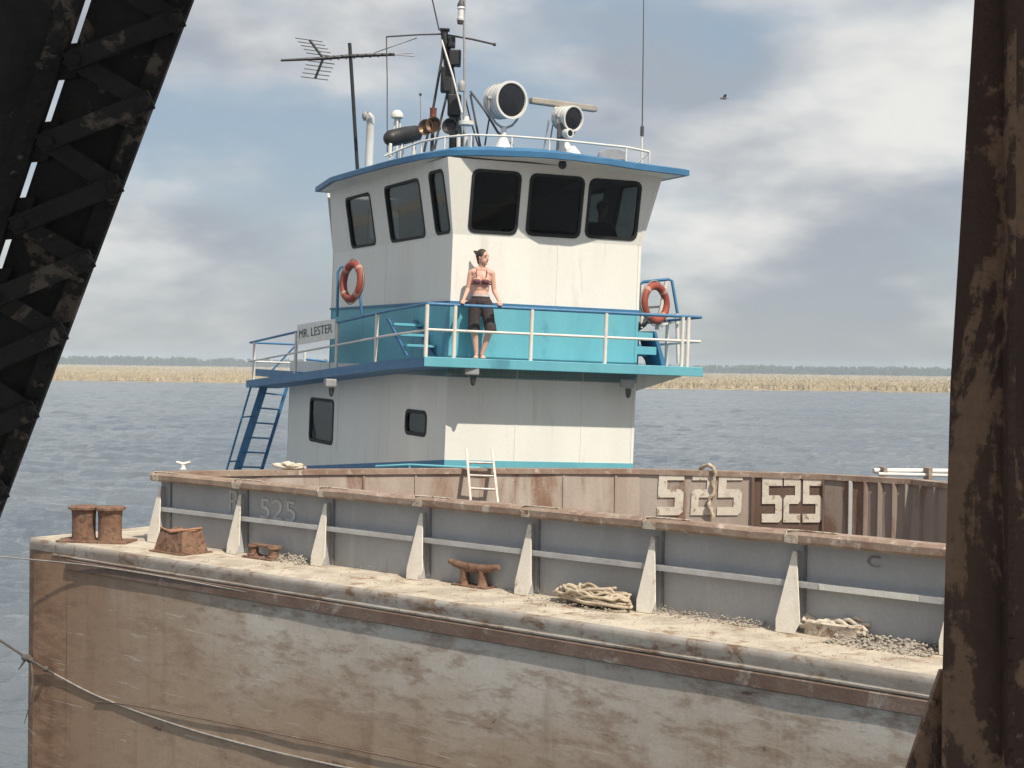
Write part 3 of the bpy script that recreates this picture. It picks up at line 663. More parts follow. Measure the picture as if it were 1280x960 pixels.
# gravel on the deck
mb = MB(); rnd = random.Random(11)
def spill(px0, px1, amount, w0, w1, rmax):
    for _ in range(amount):
        px = rnd.uniform(px0, px1); q0 = onp(px, 760, A, dn); s = (q0 - A).dot(dl); o = w0 + (w1 - w0) * rnd.random() ** 1.6
        r = rnd.uniform(.25, 1) ** 2 * rmax; c = bp(s, o, ZD + r * .5 + .06 * max(0, (1 - (o - w0) / (w1 - w0))) * rnd.random())
        vs = [c + V((rnd.uniform(.6, 1) * r * sx, rnd.uniform(.6, 1) * r * sy, rnd.uniform(.4, .9) * r * sz)) for sx, sy, sz in ((1, 0, 0), (-1, 0, 0), (0, 1, 0), (0, -1, 0), (0, 0, 1), (0, 0, -1))]
        mb.add(vs, [(0, 2, 4), (2, 1, 4), (1, 3, 4), (3, 0, 4), (2, 0, 5), (1, 2, 5), (3, 1, 5), (0, 3, 5)])
spill(1055, 1185, 900, .02, .42, .030); spill(345, 398, 420, .02, .30, .028); spill(800, 960, 420, .02, .20, .022); spill(690, 810, 200, .3, .6, .02); spill(230, 1185, 1600, .01, .95, .011)
mb.build('gravel', M['gravel'], kind='stuff', label='grey gravel and cargo spill lying along the coaming foot')
# ladder in the hopper
lt0, lt1 = wallpt(583, 561, .02), wallpt(615, 561.5, .02)
lb0, lb1 = wallpt(588, 622, .42), wallpt(622, 624, .42)
lb0 += (lb0 - lt0) * .75; lb1 += (lb1 - lt1) * .75
lad = thing('ladder', (lb0 + lb1) / 2, 'aluminium ladder standing in the hopper and rising above the rim', 'ladder')
ldir = (lb0 - lt0)
for a, b3 in ((lt0, lb0), (lt1, lb1)):
    mb = MB(); dd = (b3 - a).normalized(); mb.box((a + b3) / 2, (.035, .065, (b3 - a).length), X, dd.cross(X).normalized(), dd); mb.build('stile', M['alu'], lad, bevel=.004)
for i in range(7):
    f = .16 + .245 * i * .62
    if f > 1: break
    mb = MB(); mb.tube([lt0.lerp(lb0, f), lt1.lerp(lb1, f)], .018, 8); mb.build('rung', M['alu'], lad, smooth=50)
# rope hung over the far rim
mb = MB(); pts = []
for px, py, off in ((874, 588, -.18), (879, 583, -.08), (886, 581, .0), (892, 585, .07), (894, 593, .06), (891, 605, .045), (893, 616, .05), (887, 624, .05), (886, 634, .06), (891, 644, .06), (889, 655, .05)):
    pts.append(wallpt(px, py, off))
sm_ = []
for i in range(len(pts) - 1):
    for q_ in (0, .25, .5, .75): sm_.append(pts[i].lerp(pts[i + 1], q_) + V((.006 * math.sin(i * 7 + q_ * 9), 0, 0)))
mb.tube(sm_, [.020 + .013 * abs(math.sin(i * .55)) for i in range(len(sm_))], 8)
mb.build('hanging_rope', M['rope'], smooth=70, label='knotted rope hanging over the far rim across the larger 525', cat='rope')
# pale pipe beyond the far rim
mb = MB(); mb.tube([atY(1092, 588.5, 23.5), atY(1150, 589, 23.6), atY(1230, 589.5, 23.8)], .045, 10); mb.tube([atY(1098, 592.5, 23.3), atY(1230, 595.5, 23.5)], .03, 10)
pz = mb.build('fender_pipe', M['rail'], None, smooth=60, label='pale pipes lying above the far rim beside the bridge column', cat='pipe')
mb = MB()
for px in (1104, 1160, 1215): q0 = atY(px, 594, 23.45); mb.box(V((q0.x, q0.y, 4.9)), (.06, .3, 1.08))
mb.build('support', M['rim'], pz)
# small white fitting on the coaming corner
c0 = A + V((.30, .02, 0)); c0 = atZ(229, 586.5, ZC); sf = thing('rim_cleat', c0, 'small white cleat on the rim at the far end of the coaming', 'cleat')
mb = MB(); mb.lathe(c0, Z, [(0, .05), (.02, .03), (.06, .028)], 10); mb.build('leg', M['rail'], sf, smooth=50)
mb = MB(); mb.tube([c0 + X * a + Z * (.07 + .03 * abs(a) / .1) for a in (-.10, -.05, 0, .05, .10)], [.014, .022, .026, .022, .014], 8); mb.build('horn', M['rail'], sf, smooth=60)
# mooring line and thin wire along the hull
def catenary(ps, k, sag=0):
    out_ = []
    for i in range(len(ps) - 1):
        for j in range(k): out_.append(ps[i].lerp(ps[i + 1], j / k))
    out_.append(ps[-1])
    for _ in range(k): out_ = [out_[0]] + [(out_[i - 1] + out_[i] * 2 + out_[i + 1]) / 4 for i in range(1, len(out_) - 1)] + [out_[-1]]
    return out_
hp = lambda px, py, off=.05: onp(px, py, A + dn * (OW + off), dn)
ml = thing('mooring_line', hp(60, 840), 'frayed mooring line with a dark knot slung across the hull end', 'rope')
ps = [hp(-60, 765, .4), hp(0, 800, .2), hp(36, 824, .06), hp(60, 838, .02), hp(115, 868, .014), hp(180, 893, .014), hp(250, 916, .014), hp(330, 937, .014), hp(440, 962, .014), hp(600, 985, .014)]
cp = catenary(ps, 8)
mb = MB(); mb.tube(cp[:26], .018, 7); mb.build('dark_end', M['darkline'], ml, smooth=70)
mb = MB(); mb.tube(cp[25:], .0125, 7); mb.build('pale_run', M['line'], ml, smooth=70)
kc = hp(33, 822, .07); mb = MB(); mb.ball(kc, (.075, .05, .05), 10, 6); mb.ball(kc + V((.05, 0, -.03)), (.05, .04, .045), 10, 6)
mb.tube([kc, kc + V((-.05, -.02, -.09)), kc + V((-.10, -.02, -.16))], [.02, .014, .006], 6); mb.tube([kc + V((.06, 0, 0)), hp(41, 850, .15), hp(38, 880, .12), hp(30, 905, .1)], [.014, .012, .010, .004], 6)
mb.ball(hp(57, 836, .06), (.045, .04, .04), 8, 6)
mb.build('knot', M['darkline'], ml, smooth=60)
mb = MB(); mb.tube(catenary([hp(-60, 690, .5), hp(40, 699.5, .15), hp(110, 706, .04), hp(200, 720, .04), hp(330, 744, .02)], 6), .009, 6); mb.build('steel_wire', M['line'], None, smooth=70, label='thin pale steel wire stretched across the barge corner below the bollard', cat='wire')
mb = MB(); mb.tube(catenary([hp(120, 877, .02), hp(160, 880, .02), hp(260, 900, .02), hp(420, 932, .02), hp(640, 978, .02)], 6), .008, 6); mb.build('hull_chafe_bar', M['rubrail'], barge, smooth=70)

# ================================================================== TOWBOAT (built level, heeled by XF)
XF = heel
P = lambda px, py, y: atY(px, py, y, BT)
C0 = P(560, 455, 22.5); C0.z = 0                     # forward port corner
ft = V((math.cos(R(16)), math.sin(R(16)), 0)); fn_ = V((ft.y, -ft.x, 0))     # along the front, its outward normal
at_ = V((-math.sin(R(26)), math.cos(R(26)), 0)); sn = V((-at_.y, at_.x, 0))   # aft, outward normal of the port side
if sn.x > 0: sn = -sn
def solve(px, py, P0, N): return onp(px, py, P0, N, BT)
LF = (solve(797, 430, C0, fn_) - C0).dot(ft)
LS = (solve(414, 380, C0, sn) - C0).dot(at_)
LS2 = (solve(360, 530, C0, sn) - C0).dot(at_)
C1 = C0 + ft * LF; C3 = C0 + at_ * LS; C2 = C1 + at_ * (LS * .97)
D3 = C0 + at_ * LS2; D2 = C1 + at_ * LS2
boat = thing('towboat', V((.5, 27, 0)), 'white and turquoise towboat with tall pilothouse lying behind the barge', 'boat')
ZB, ZT = 9.03, 10.19                                  # window band
ZDK = 7.10                                            # walkway at the front
def zup(p, z): return V((p.x, p.y, z))
def wall(mb, a, b3, z0, z1, t=.05):
    """vertical sheet, outside to the right when going a -> b"""
    d = (b3 - a).normalized(); nn = V((d.y, -d.x, 0)); mb.hexa([zup(a, z0), zup(b3, z0), zup(b3 - nn * t, z0), zup(a - nn * t, z0)], [zup(a, z1), zup(b3, z1), zup(b3 - nn * t, z1), zup(a - nn * t, z1)])
ring4 = [C3, C0, C1, C2]
ZP = 7.97                                             # white / turquoise line
def wallring(name, pts, z0, z1, mat):
    for i in range(4):
        mb = MB(); wall(mb, pts[i], pts[(i + 1) % 4], z0, z1); mb.build(name, mat, boat)
wallring('trunk_wall', ring4, ZDK - .3, ZP, M['teal'])
wallring('pilothouse_wall', ring4, ZP, ZB, M['white'])
for i in range(4):
    a, b3 = ring4[i], ring4[(i + 1) % 4]; d = (b3 - a).normalized(); nn = V((d.y, -d.x, 0))
    mb = MB(); mb.box((zup(a, ZP) + zup(b3, ZP)) / 2 + nn * .012, ((b3 - a).length + .03, .024, .035), d, nn, Z); mb.build('trim_strip', M['blue'], boat)
# lower house
low4 = [D3, C0, C1, D2]
mb = MB()
lwin = [(388, 501, 416, 551), (508, 516, 532, 541)]
holes = []
for x0, y0, x1, y1 in lwin:
    q = [solve(px, py, C0, sn) for px, py in ((x0, (y0 + y1) / 2), (x1, (y0 + y1) / 2), ((x0 + x1) / 2, y0), ((x0 + x1) / 2, y1))]
    ss = sorted(LS2 - (p - C0).dot(at_) for p in q[:2]); zz = sorted(p.z for p in q[2:]); holes.append((ss[0], zz[0], ss[1], zz[1]))
Zb = 5.50
ZbA = 4.74
mb.panel(zup(D3, 0), -at_, Z, [(0, ZbA), (LS2, Zb), (LS2, 6.94), (0, 6.94)], [rrect(a, b3, c, d, .09) for a, b3, c, d in holes], .05); mb.build('deckhouse_wall', M['white'], boat)
for a, b3, z0_, z1_ in ((C0, C1, Zb, Zb), (C1, D2, Zb, ZbA), (D2, D3, ZbA, ZbA)):
    d = (b3 - a).normalized(); nn = V((d.y, -d.x, 0)) * -.05
    mb = MB(); mb.prism([zup(a, z0_), zup(b3, z1_), zup(b3, 6.94), zup(a, 6.94)], nn); mb.build('deckhouse_wall', M['white'], boat)
for a, b3, z0_, z1_ in ((C0, C1, Zb, Zb), (C1, D2, Zb, ZbA), (D2, D3, ZbA, ZbA), (D3, C0, ZbA, Zb)):
    d = (b3 - a).normalized(); nn = V((d.y, -d.x, 0)); mb = MB(); mb.prism([zup(a, 3.6) + nn * .006, zup(b3, 3.6) + nn * .006, zup(b3, z1_) + nn * .006, zup(a, z0_) + nn * .006], nn * -.05); mb.build('deckhouse_base', M['blue'] if nn.x < -.5 else M['teal'], boat)  # port face in darker blue: the shade on that side is put into its colour
for hx0, hz0, hx1, hz1 in holes:
    O = zup(D3, 0) + sn * .012; fr = rrect(hx0 - .05, hz0 - .05, hx1 + .05, hz1 + .05, .12); hl = rrect(hx0 + .01, hz0 + .01, hx1 - .01, hz1 - .01, .085)
    mb = MB(); mb.panel(O, -at_, Z, fr, [hl], .06); wf = mb.build('window', M['gasket'], boat)
    mb = MB(); mb.panel(O - sn * .03, -at_, Z, hl, [], .006); mb.build('pane', M['glass'], wf)
    mb = MB(); mb.panel(O - sn * .14, -at_, Z, rrect(hx0 + (hx1 - hx0) * .35, hz0 - .05, hx1 + .05, hz1, .02), [], .01); mb.build('blind', M['blind'], wf)
mb = MB(); ins = [p + (V((.4, 26, 0)) - p).normalized() * .5 for p in low4]; mb.add([zup(p, z) for z in (3.6, 6.9) for p in ins], [(0, 1, 5, 4), (1, 2, 6, 5), (2, 3, 7, 6), (3, 0, 4, 7), (4, 5, 6, 7)]); mb.build('cabin_lining', M['inside'], boat)
for f_ in (.36, .71):
    q = C0 + ft * (LF * f_); mb = MB(); mb.tube([zup(q, Zb + .02) + fn_ * .001, zup(q, 6.93) + fn_ * .001], .007, 6); mb.build('weld_seam', M['white'], boat)
for f_ in (.3, .62):
    q = C0 + at_ * (LS2 * f_); mb = MB(); mb.tube([zup(q, 5.3) + sn * .001, zup(q, 6.93) + sn * .001], .007, 6); mb.build('weld_seam', M['white'], boat)
q = C0 + ft * (LF * .55); mb = MB(); mb.tube([zup(q, ZP + .03) + fn_ * .001, zup(q, ZB) + fn_ * .001], .006, 6); mb.build('weld_seam', M['white'], boat)
q = C0 + at_ * (LS * .5); mb = MB(); mb.tube([zup(q, ZP + .03) + sn * .001, zup(q, ZB) + sn * .001], .006, 6); mb.build('weld_seam', M['white'], boat)
# raked window band
RK = .21
def outset(pts, o):
    k = len(pts); res = []
    for i in range(k):
        d1 = (pts[i] - pts[i - 1]).normalized(); d2 = (pts[(i + 1) % k] - pts[i]).normalized(); n1 = V((d1.y, -d1.x, 0)); n2 = V((d2.y, -d2.x, 0))
        bis = (n1 + n2).normalized(); res.append(pts[i] + bis * (o / max(.3, bis.dot(n1))))
    return res
topring = outset(ring4, RK); topring[0] = C3 + sn * RK - at_ * .30
fw_px = {1: [(590, 647, 215, 290), (662, 726, 221, 294), (736, 797, 227, 297)], 0: [(436, 466, 245, 307), (485, 528, 229, 303), (541, 558, 214, 292)]}
def band(i, wins_px, rel=None):
    a, b3 = ring4[i], ring4[(i + 1) % 4]; ta, tb = topring[i], topring[(i + 1) % 4]
    ex = (b3 - a).normalized(); nn = V((ex.y, -ex.x, 0)); L = (b3 - a).length
    up = V((0, 0, ZT - ZB)) + nn * RK; H = up.length; ey = up.normalized(); O = zup(a, ZB); N2 = ex.cross(ey).normalized()
    outer = [(0, 0), (L, 0), ((zup(tb, ZT) - O).dot(ex), H), ((zup(ta, ZT) - O).dot(ex), H)]
    hs = []
    if rel: hs = rel
    else:
        for x0, x1, y0, y1 in wins_px:
            ym = (y0 + y1) / 2; u = [(solve(px, ym, O, N2) - O).dot(ex) for px in (x0, x1)]; v = [(solve((x0 + x1) / 2, py, O, N2) - O).dot(ey) for py in (y1, y0)]
            hs.append((u[0], max(v[0], .05), u[1], min(v[1], H - .06)))
    mb = MB(); mb.panel(O, ex, ey, outer, [rrect(*h, .09) for h in hs], .06); mb.build('window_band', M['white'], boat)
    for h in hs:
        fr = rrect(h[0] - .035, h[1] - .035, h[2] + .035, h[3] + .035, .11); hl = rrect(h[0] + .012, h[1] + .012, h[2] - .012, h[3] - .012, .085)
        mb = MB(); mb.panel(O + N2 * .010, ex, ey, fr, [hl], .07); wf = mb.build('window', M['gasket'], boat)
        mb = MB(); mb.panel(O - N2 * .03, ex, ey, hl, [], .006); mb.build('pane', M['glass'], wf)
    return L, H
Lf, Hh = band(1, fw_px[1]); band(0, fw_px[0])
Ls = (C2 - C1).length
band(2, None, [(.25, .12, 1.0, Hh - .12), (1.5, .12, 2.2, Hh - .12)])
band(3, None, [(1.9, .3, 2.5, Hh - .25)])
mb = MB(); mb.add([zup(p, 8.1) for p in outset(ring4, -.06)], [(0, 1, 2, 3)]); mb.build('pilothouse_floor', M['inside'], boat)
mb = MB(); mb.add([zup(p, ZT - .02) for p in outset(ring4, .1)], [(3, 2, 1, 0)]); mb.build('ceiling', M['inside'], boat)
for i in range(4):
    rg = outset(ring4, -.07); mb = MB(); a, b3 = rg[i], rg[(i + 1) % 4]; mb.quad(zup(a, 8.1), zup(a, ZB), zup(b3, ZB), zup(b3, 8.1)); mb.build('lining', M['inside'], boat)
mb = MB(); c_ = C0 + ft * (LF / 2) - fn_ * .55; mb.box(zup(c_, 8.6), (LF - .5, .6, 1.0), ft, fn_, Z); mb.box(zup(c_ - fn_ * .1, 9.16), (1.2, .35, .14), ft, fn_, Z); mb.build('helm_console', M['inside'], boat, bevel=.02)
# helm chair seen through the last window
mb = MB(); hc = P(748, 300, 23.95); hc.z = 0
mb.box(zup(hc, 8.75), (.5, .5, .14), ft, fn_, Z); mb.box(zup(hc - fn_ * .25, 9.12), (.5, .12, .7), ft, fn_, Z); mb.lathe(zup(hc, 8.1), Z, [(0, .22), (.04, .06), (.6, .06)], 12); mb.build('helm_chair', M['beige'], boat, bevel=.02)
# roof
ER = 3.26
eave_px = [(862, 213), (832, 209), (800, 205), (760, 198.5), (720, 193.5), (690, 190.6), (660, 189), (610, 187.2), (560, 187.2), (525, 192.5), (490, 200), (450, 211), (412, 222)]
eh = [3.22, 3.23, 3.24, 3.26, 3.28, 3.30, 3.31, 3.32, 3.31, 3.29, 3.27, 3.26, 3.26]
ev = [atZ(px, py, 7 + h, BT) for (px, py), h in zip(eave_px, eh)]
back = [C3 - at_ * .05 + sn * .42, C2 + at_ * .3 - sn * .75]
back = [V((back[0].x, back[0].y, 7 + ER)), V((back[1].x, back[1].y, 7 + ER))]
rp = ev + back
cen = V((sum(p.x for p in rp) / len(rp), sum(p.y for p in rp) / len(rp), 0))
mb = MB(); k = len(rp); T = .085
inn = [p.lerp(zup(cen, p.z), .22) + Z * .10 for p in rp]
mid_ = [p.lerp(zup(cen, p.z), .02) + Z * .02 for p in rp]
cp_ = zup(cen, 7 + ER + .17)
vs = [p - Z * T for p in rp] + [p for p in rp] + mid_ + inn + [cp_]
fs = [(i, i + k, (i + 1) % k + k, (i + 1) % k)[::-1] for i in range(k)] + [(i + k, i + 2 * k, (i + 1) % k + 2 * k, (i + 1) % k + k)[::-1] for i in range(k)] + [(i + 2 * k, i + 3 * k, (i + 1) % k + 3 * k, (i + 1) % k + 2 * k)[::-1] for i in range(k)] + [(i + 3 * k, 4 * k, (i + 1) % k + 3 * k)[::-1] for i in range(k)] + [tuple(range(k))]
mb.add(vs, fs); roof = mb.build('roof', M['blue'], boat, smooth=40)
mb = MB(); sof = [p.lerp(zup(cen, p.z), .035) for p in rp]; mb.add([p - Z * (T + .004) for p in sof] + [p - Z * (T - .03) for p in sof], [tuple(range(k))] + [(i, (i + 1) % k, (i + 1) % k + k, i + k) for i in range(k)]); mb.build('soffit', M['white'], roof)
mb = MB(); tr_ = outset(ring4, RK - .03); tr_[0] = topring[0] - sn * .03
for i in range(4):
    a, b3 = tr_[i], tr_[(i + 1) % 4]; wall(mb, a, b3, ZT - .01, 7 + ER - T + .01, .05)
mb.build('cornice', M['white'], boat)
# roof rail
rr_px = [(481, 195), (503, 186), (527, 177), (556, 171.5), (589, 168.5), (640, 170.5), (687, 174), (735, 179), (783, 184), (812, 190)]
def inset_pt(px, py, dist=.32):
    base = min(range(len(ev)), key=lambda i: abs(eave_px[i][0] - px)); p = ev[base]; q = (zup(cen, 0) - zup(p, 0)).normalized(); dep = p.y + q.y * dist
    return P(px, py, dep)
rpts = [inset_pt(*p) for p in rr_px]
mb = MB(); mb.tube(rpts, .018, 8); mb.build('roof_rail', M['rail'], boat, smooth=60)
for i, p in enumerate(rpts):
    if i in (1, 2, 3, 4, 5, 6, 8, 9):
        mb = MB(); mb.tube([p, zup(p, 7 + ER + .02)], .016, 8); mb.build('rail_post', M['rail'], boat, smooth=60)
p = rpts[-1]; mb = MB(); mb.tube([p, zup(p + V((-.18, .05, 0)), 7 + ER + .02)], .012, 8); mb.build('rail_brace', M['rail'], boat, smooth=60)
mb = MB(); q = P(767, 195, 23.2); mb.prism([q + V((-.24, 0, -.06)), q + V((.22, 0, -.06)), q + V((.22, 0, .07)), q + V((.1, 0, .12)), q + V((-.12, 0, .12)), q + V((-.24, 0, .06))], V((0, .4, 0))); mb.build('roof_hatch', M['grey'], boat, bevel=.01)
# eave lamp
mb = MB(); q = P(703, 206, 22.3); mb.ball(q, (.065, .065, .07)); mb.tube([q, q + Z * .12], .02, 8); mb.build('eave_lamp', M['black'], boat, smooth=60)

# walkway: sheer drops towards the stern
WKF, WKS = .62, .70
o0 = outset([C3, C0, C1, C2], .62)
E0 = o0[1]                                            # forward port corner of the walkway
LW = (solve(308, 478, zup(C0 + sn * .62, 0), sn) - E0).dot(at_)
def zsheer(s): return ZDK - .065 * max(0, s - .4) * 1.0 - .0 * s
E1 = C1 + ft * .90 + fn_ * .62
def deck_piece(a, b3, c, d, za, zb, name, mat, t=.15):
    mb = MB(); mb.hexa([zup(a, za - t), zup(b3, zb - t), zup(c, zb - t), zup(d, za - t)], [zup(a, za), zup(b3, zb), zup(c, zb), zup(d, za)]); return mb.build(name, mat, boat, bevel=.008)
wd = deck_piece(E0, E1, C1 - fn_ * .1 + ft * .90, C0 - fn_ * .1 - ft * .3, ZDK, ZDK, 'front_walkway', M['teal'])
mb = MB(); nseg = 6
q0 = E0 + at_ * .02
for i in range(nseg):
    s0_, s1_ = LW * i / nseg, LW * (i + 1) / nseg; a, b3 = q0 + at_ * s0_, q0 + at_ * s1_; za, zb = zsheer(s0_) - .003, zsheer(s1_) - .003
    mb.hexa([zup(b3, zb - .15), zup(a, za - .15), zup(a - sn * .7, za - .15), zup(b3 - sn * .7, zb - .15)], [zup(b3, zb), zup(a, za), zup(a - sn * .7, za), zup(b3 - sn * .7, zb)])
mb.build('side_walkway', M['blue'], boat)
st = C1 + ft * .90
deck_piece(E1 + at_ * .64, st + at_ * 7, st + at_ * 7 - ft * .95, E1 + at_ * .64 - ft * .95, ZDK - .003, ZDK - .4, 'side_walkway', M['teal'])
deck_piece(C3 + sn * .6, C2 + ft * .9, C2 + at_ * (LW - LS - .75) + ft * .9, C3 + at_ * (LW - LS - .75) + sn * .5, zsheer(LS) - .006, zsheer(LW) - .006, 'aft_walkway', M['blue'])
# brackets below the wing
mb = MB(); mb.prism([zup(C1 + ft * .02, ZDK - .155), zup(C1 + ft * .80, ZDK - .155), zup(C1 + ft * .02, ZDK - .42)], at_ * .03 ); mb.build('wing_bracket', M['white'], boat)
# railings
def tubepart(name, pts, r, mat, parent=boat, seg=8):
    mb = MB(); mb.tube(pts, r, seg); return mb.build(name, mat, parent, smooth=60)
RF = E0 + fn_ * -.05                                  # front rail line
zt_, zm_ = ZDK + .80, ZDK + .41
EF0, EF1 = E0 - fn_ * .05 + ft * .03, E1 - fn_ * .05 - ft * .05
tubepart('top_rail', [zup(EF0, zt_), zup(EF1, zt_)], .026, M['blue'])
tubepart('mid_rail', [zup(EF0, zm_), zup(EF1, zm_)], .021, M['rail'])
pn = zup(EF0, 0)
for px in (521, 568, 664, 757, 853, 860):
    s = (solve(px, 420, zup(EF0, 0), fn_) - zup(EF0, 0)).dot(ft); s = max(0.0, min(s, (EF1 - EF0).length)); q = EF0 + ft * s
    tubepart('rail_post', [zup(q, ZDK), zup(q, zt_ - .01)], .032, M['rail'])
ES0 = E0 + at_ * .05 - sn * .04
SL = LW - .1
def sidept(s, h): return zup(ES0 + at_ * s, zsheer(s) + h)
tubepart('top_rail', [zup(EF0, zt_)] + [sidept(SL * i / 6, .80) for i in range(7)], .024, M['blue'])
tubepart('mid_rail', [zup(EF0, zm_)] + [sidept(SL * i / 6, .40) for i in range(7)], .019, M['rail'])
for px in (318, 370, 421, 470):
    s = min(SL, (solve(px, 435, zup(ES0, 0), sn) - zup(ES0, 0)).dot(at_)); tubepart('rail_post', [sidept(s, 0), sidept(s, .79)], .032, M['rail'])
# aft rail across the stern end of the walkway
aa, ab = ES0 + at_ * SL, ES0 + at_ * SL - sn * 1.0
tubepart('top_rail', [sidept(SL, .8), zup(ab, zsheer(SL) + .8)], .022, M['blue'])
tubepart('mid_rail', [sidept(SL, .4), zup(ab, zsheer(SL) + .4)], .018, M['rail'])
tubepart('rail_post', [zup(ab, zsheer(SL)), zup(ab, zsheer(SL) + .8)], .026, M['rail'])
ac = P(375, 475, 30.0)
tubepart('stay', [zup(ab, zsheer(SL) + .78), zup(ab, zsheer(SL) + .1) - X * .6], .02, M['blue'])
tubepart('rail_post', [P(381, 437, 30.5), P(381, 470, 30.5)], .03, M['rail']); tubepart('mid_rail', [P(381, 449, 30.5), P(409, 452, 30.5)], .022, M['blue'])
# starboard rails
s1 = E1 - ft * .05 - fn_ * .05
tubepart('top_rail', [zup(s1, zt_), zup(s1 + at_ * 2.4, zt_ - .1), zup(s1 + at_ * 5, zt_ - .25)], .024, M['blue'])
tubepart('mid_rail', [zup(s1, zm_), zup(s1 + at_ * 2.4, zm_ - .1), zup(s1 + at_ * 5, zm_ - .25)], .02, M['rail'])
for s in (1.0, 2.4, 3.8): tubepart('rail_post', [zup(s1 + at_ * s, ZDK - .05 * s), zup(s1 + at_ * s, zt_ - .042 * s)], .03, M['rail'])
# steps up to the pilothouse doors on both sides
def steps(base, out_, aft, name):
    mb = MB()
    for i in range(3):
        mb.box(zup(base + out_ * .26 + aft * (.62 + .30 * i), ZDK + .17 * (i + 1)), (.50, .30, .04), out_, aft, Z)
    stp = mb.build(name, M['teal'], boat, bevel=.005)
    for sd_ in (.03, .50):
        mb = MB(); mb.prism([zup(base + out_ * sd_ + aft * .42, ZDK + .01), zup(base + out_ * sd_ + aft * .54, ZDK + .01), zup(base + out_ * sd_ + aft * 1.42, ZDK + .60), zup(base + out_ * sd_ + aft * 1.30, ZDK + .60)], out_ * .025); mb.build('stringer', M['blue'], stp)
sn2 = -sn
steps(C0, sn, at_, 'steps'); steps(C1, ft, at_, 'steps')
# wing step slabs seen at the starboard corner
for i, (zz, ln) in enumerate(((.47, .30), (.24, .37))):
    mb = MB(); q = C1 + ft * (.02 + ln / 2) + at_ * .35; mb.box(zup(q, ZDK + zz), (ln, .5, .13), ft, at_, Z); mb.build('side_locker', M['teal'], boat, bevel=.006)
mb = MB(); mb.prism([zup(C1 + ft * .32 + at_ * .08, ZDK + .56), zup(C1 + ft * .36 + at_ * .08, ZDK + .56), zup(C1 + ft * .56 + at_ * .08, ZDK + .005), zup(C1 + ft * .48 + at_ * .08, ZDK + .005)], at_ * .5); mb.build('locker_side', M['blue'], boat)
mb = MB(); mb.box(zup(C1 + ft * .2 + at_ * .66, ZDK + .28), (.36, .02, .56), ft, at_, Z); mb.build('locker_back', M['blue'], boat)
# raised frames that hold the lifebuoys
def rail_frame(pts, r, mat): tubepart('lifebuoy_frame', pts, r, mat)
dS = 24.0
rail_frame([P(801, 392, dS), P(801, 355, dS), P(804, 352.5, dS), P(836, 349, dS), P(840, 351, dS), P(847, 392, dS)], .026, M['blue'])
rail_frame([P(833, 352, dS - .1), P(821, 412, dS - .1)], .034, M['rail']); rail_frame([P(800, 385, dS), P(830, 383, dS)], .02, M['rail']); rail_frame([P(802.5, 356, dS - .05), P(801.5, 410, dS - .05)], .028, M['rail'])
rail_frame([P(846, 392, dS), P(848, 455, dS)], .03, M['rail']); rail_frame([P(826, 408, dS - .1), P(852, 398, dS - .1)], .02, M['rail'])
dP = 23.6
rail_frame([P(421.5, 396, 24.2), P(422.5, 340, 24.2), P(426, 334, 24.2), P(438, 331.5, 24.2), P(448, 333, 24.2), P(452, 392, 24.2)], .024, M['blue'])
def lifebuoy(c, nrm, rad, label):
    th = thing('lifebuoy', c, label, 'lifebuoy', 'lifebuoys on the walkway rails')
    nrm = nrm.normalized(); ex = nrm.cross(Z).normalized(); ey = ex.cross(nrm); mb = MB()
    mb.tube([c + (ex * math.cos(2 * math.pi * i / 28) + ey * math.sin(2 * math.pi * i / 28)) * rad for i in range(28)], .065, 12, True); mb.build('ring', M['ring'], th, smooth=60)
    for q_ in range(4):
        a0 = R(45 + 90 * q_); mb = MB(); mb.tube([c + (ex * math.cos(a0 + d_) + ey * math.sin(a0 + d_)) * rad for d_ in (-.1, -.03, .03, .1)], .069, 12); mb.build('band', M['tape'], th, smooth=60)
    mb = MB(); mb.tube([c + (ex * math.cos(2 * math.pi * i / 40) + ey * math.sin(2 * math.pi * i / 40)) * (rad + .075 + .012 * math.cos(4 * 2 * math.pi * i / 40)) for i in range(40)], .010, 6, True); mb.build('grab_line', M['line'], th, smooth=60)
    return th
lb = P(819, 379, dS - .28); lifebuoy(lb, V((.62, -.62, .05)), .285, 'faded red lifebuoy on the starboard rail frame at the right of the pilothouse')
lifebuoy(P(440, 352, 23.9), V((-.75, -.55, .05)), .29, 'faded red lifebuoy on the port rail frame beside the name board')
# dark rag at the foot of the lifebuoy frame
mb = MB(); q = P(802, 404, dS); mb.tube([q + V((.1, 0, .09)), q + V((.04, -.02, .0)), q + V((-.05, -.02, -.06)), q + V((-.08, 0, -.12))], [.03, .06, .07, .04], 8); mb.build('tarp_bundle', M['black'], boat, smooth=60)
# name board
q0 = solve(371.5, 431, zup(ES0 + sn * .045, 0), sn); q1 = solve(418.5, 423, zup(ES0 + sn * .045, 0), sn); q2 = solve(418.5, 398.5, zup(ES0 + sn * .045, 0), sn); q3 = solve(371.5, 406, zup(ES0 + sn * .045, 0), sn)
nb = thing('name_board', (q0 + q1) / 2, 'white name board lettered MR. LESTER on the port rail', 'sign')
mb = MB(); mb.prism([q0, q1, q2, q3], -sn * .02); mb.build('board', M['lampwhite'], nb)
ex = (q1 - q0); wl = ex.length; ex.normalize(); ey = (q3 - q0); hl_ = ey.length; ey.normalize()
text_on('MR. LESTER', q0 + ex * (wl * .06) + ey * (hl_ * .30) + sn * .006, ex, ey, hl_ * .42, 'black', 'lettering', nb, w=wl * .88)
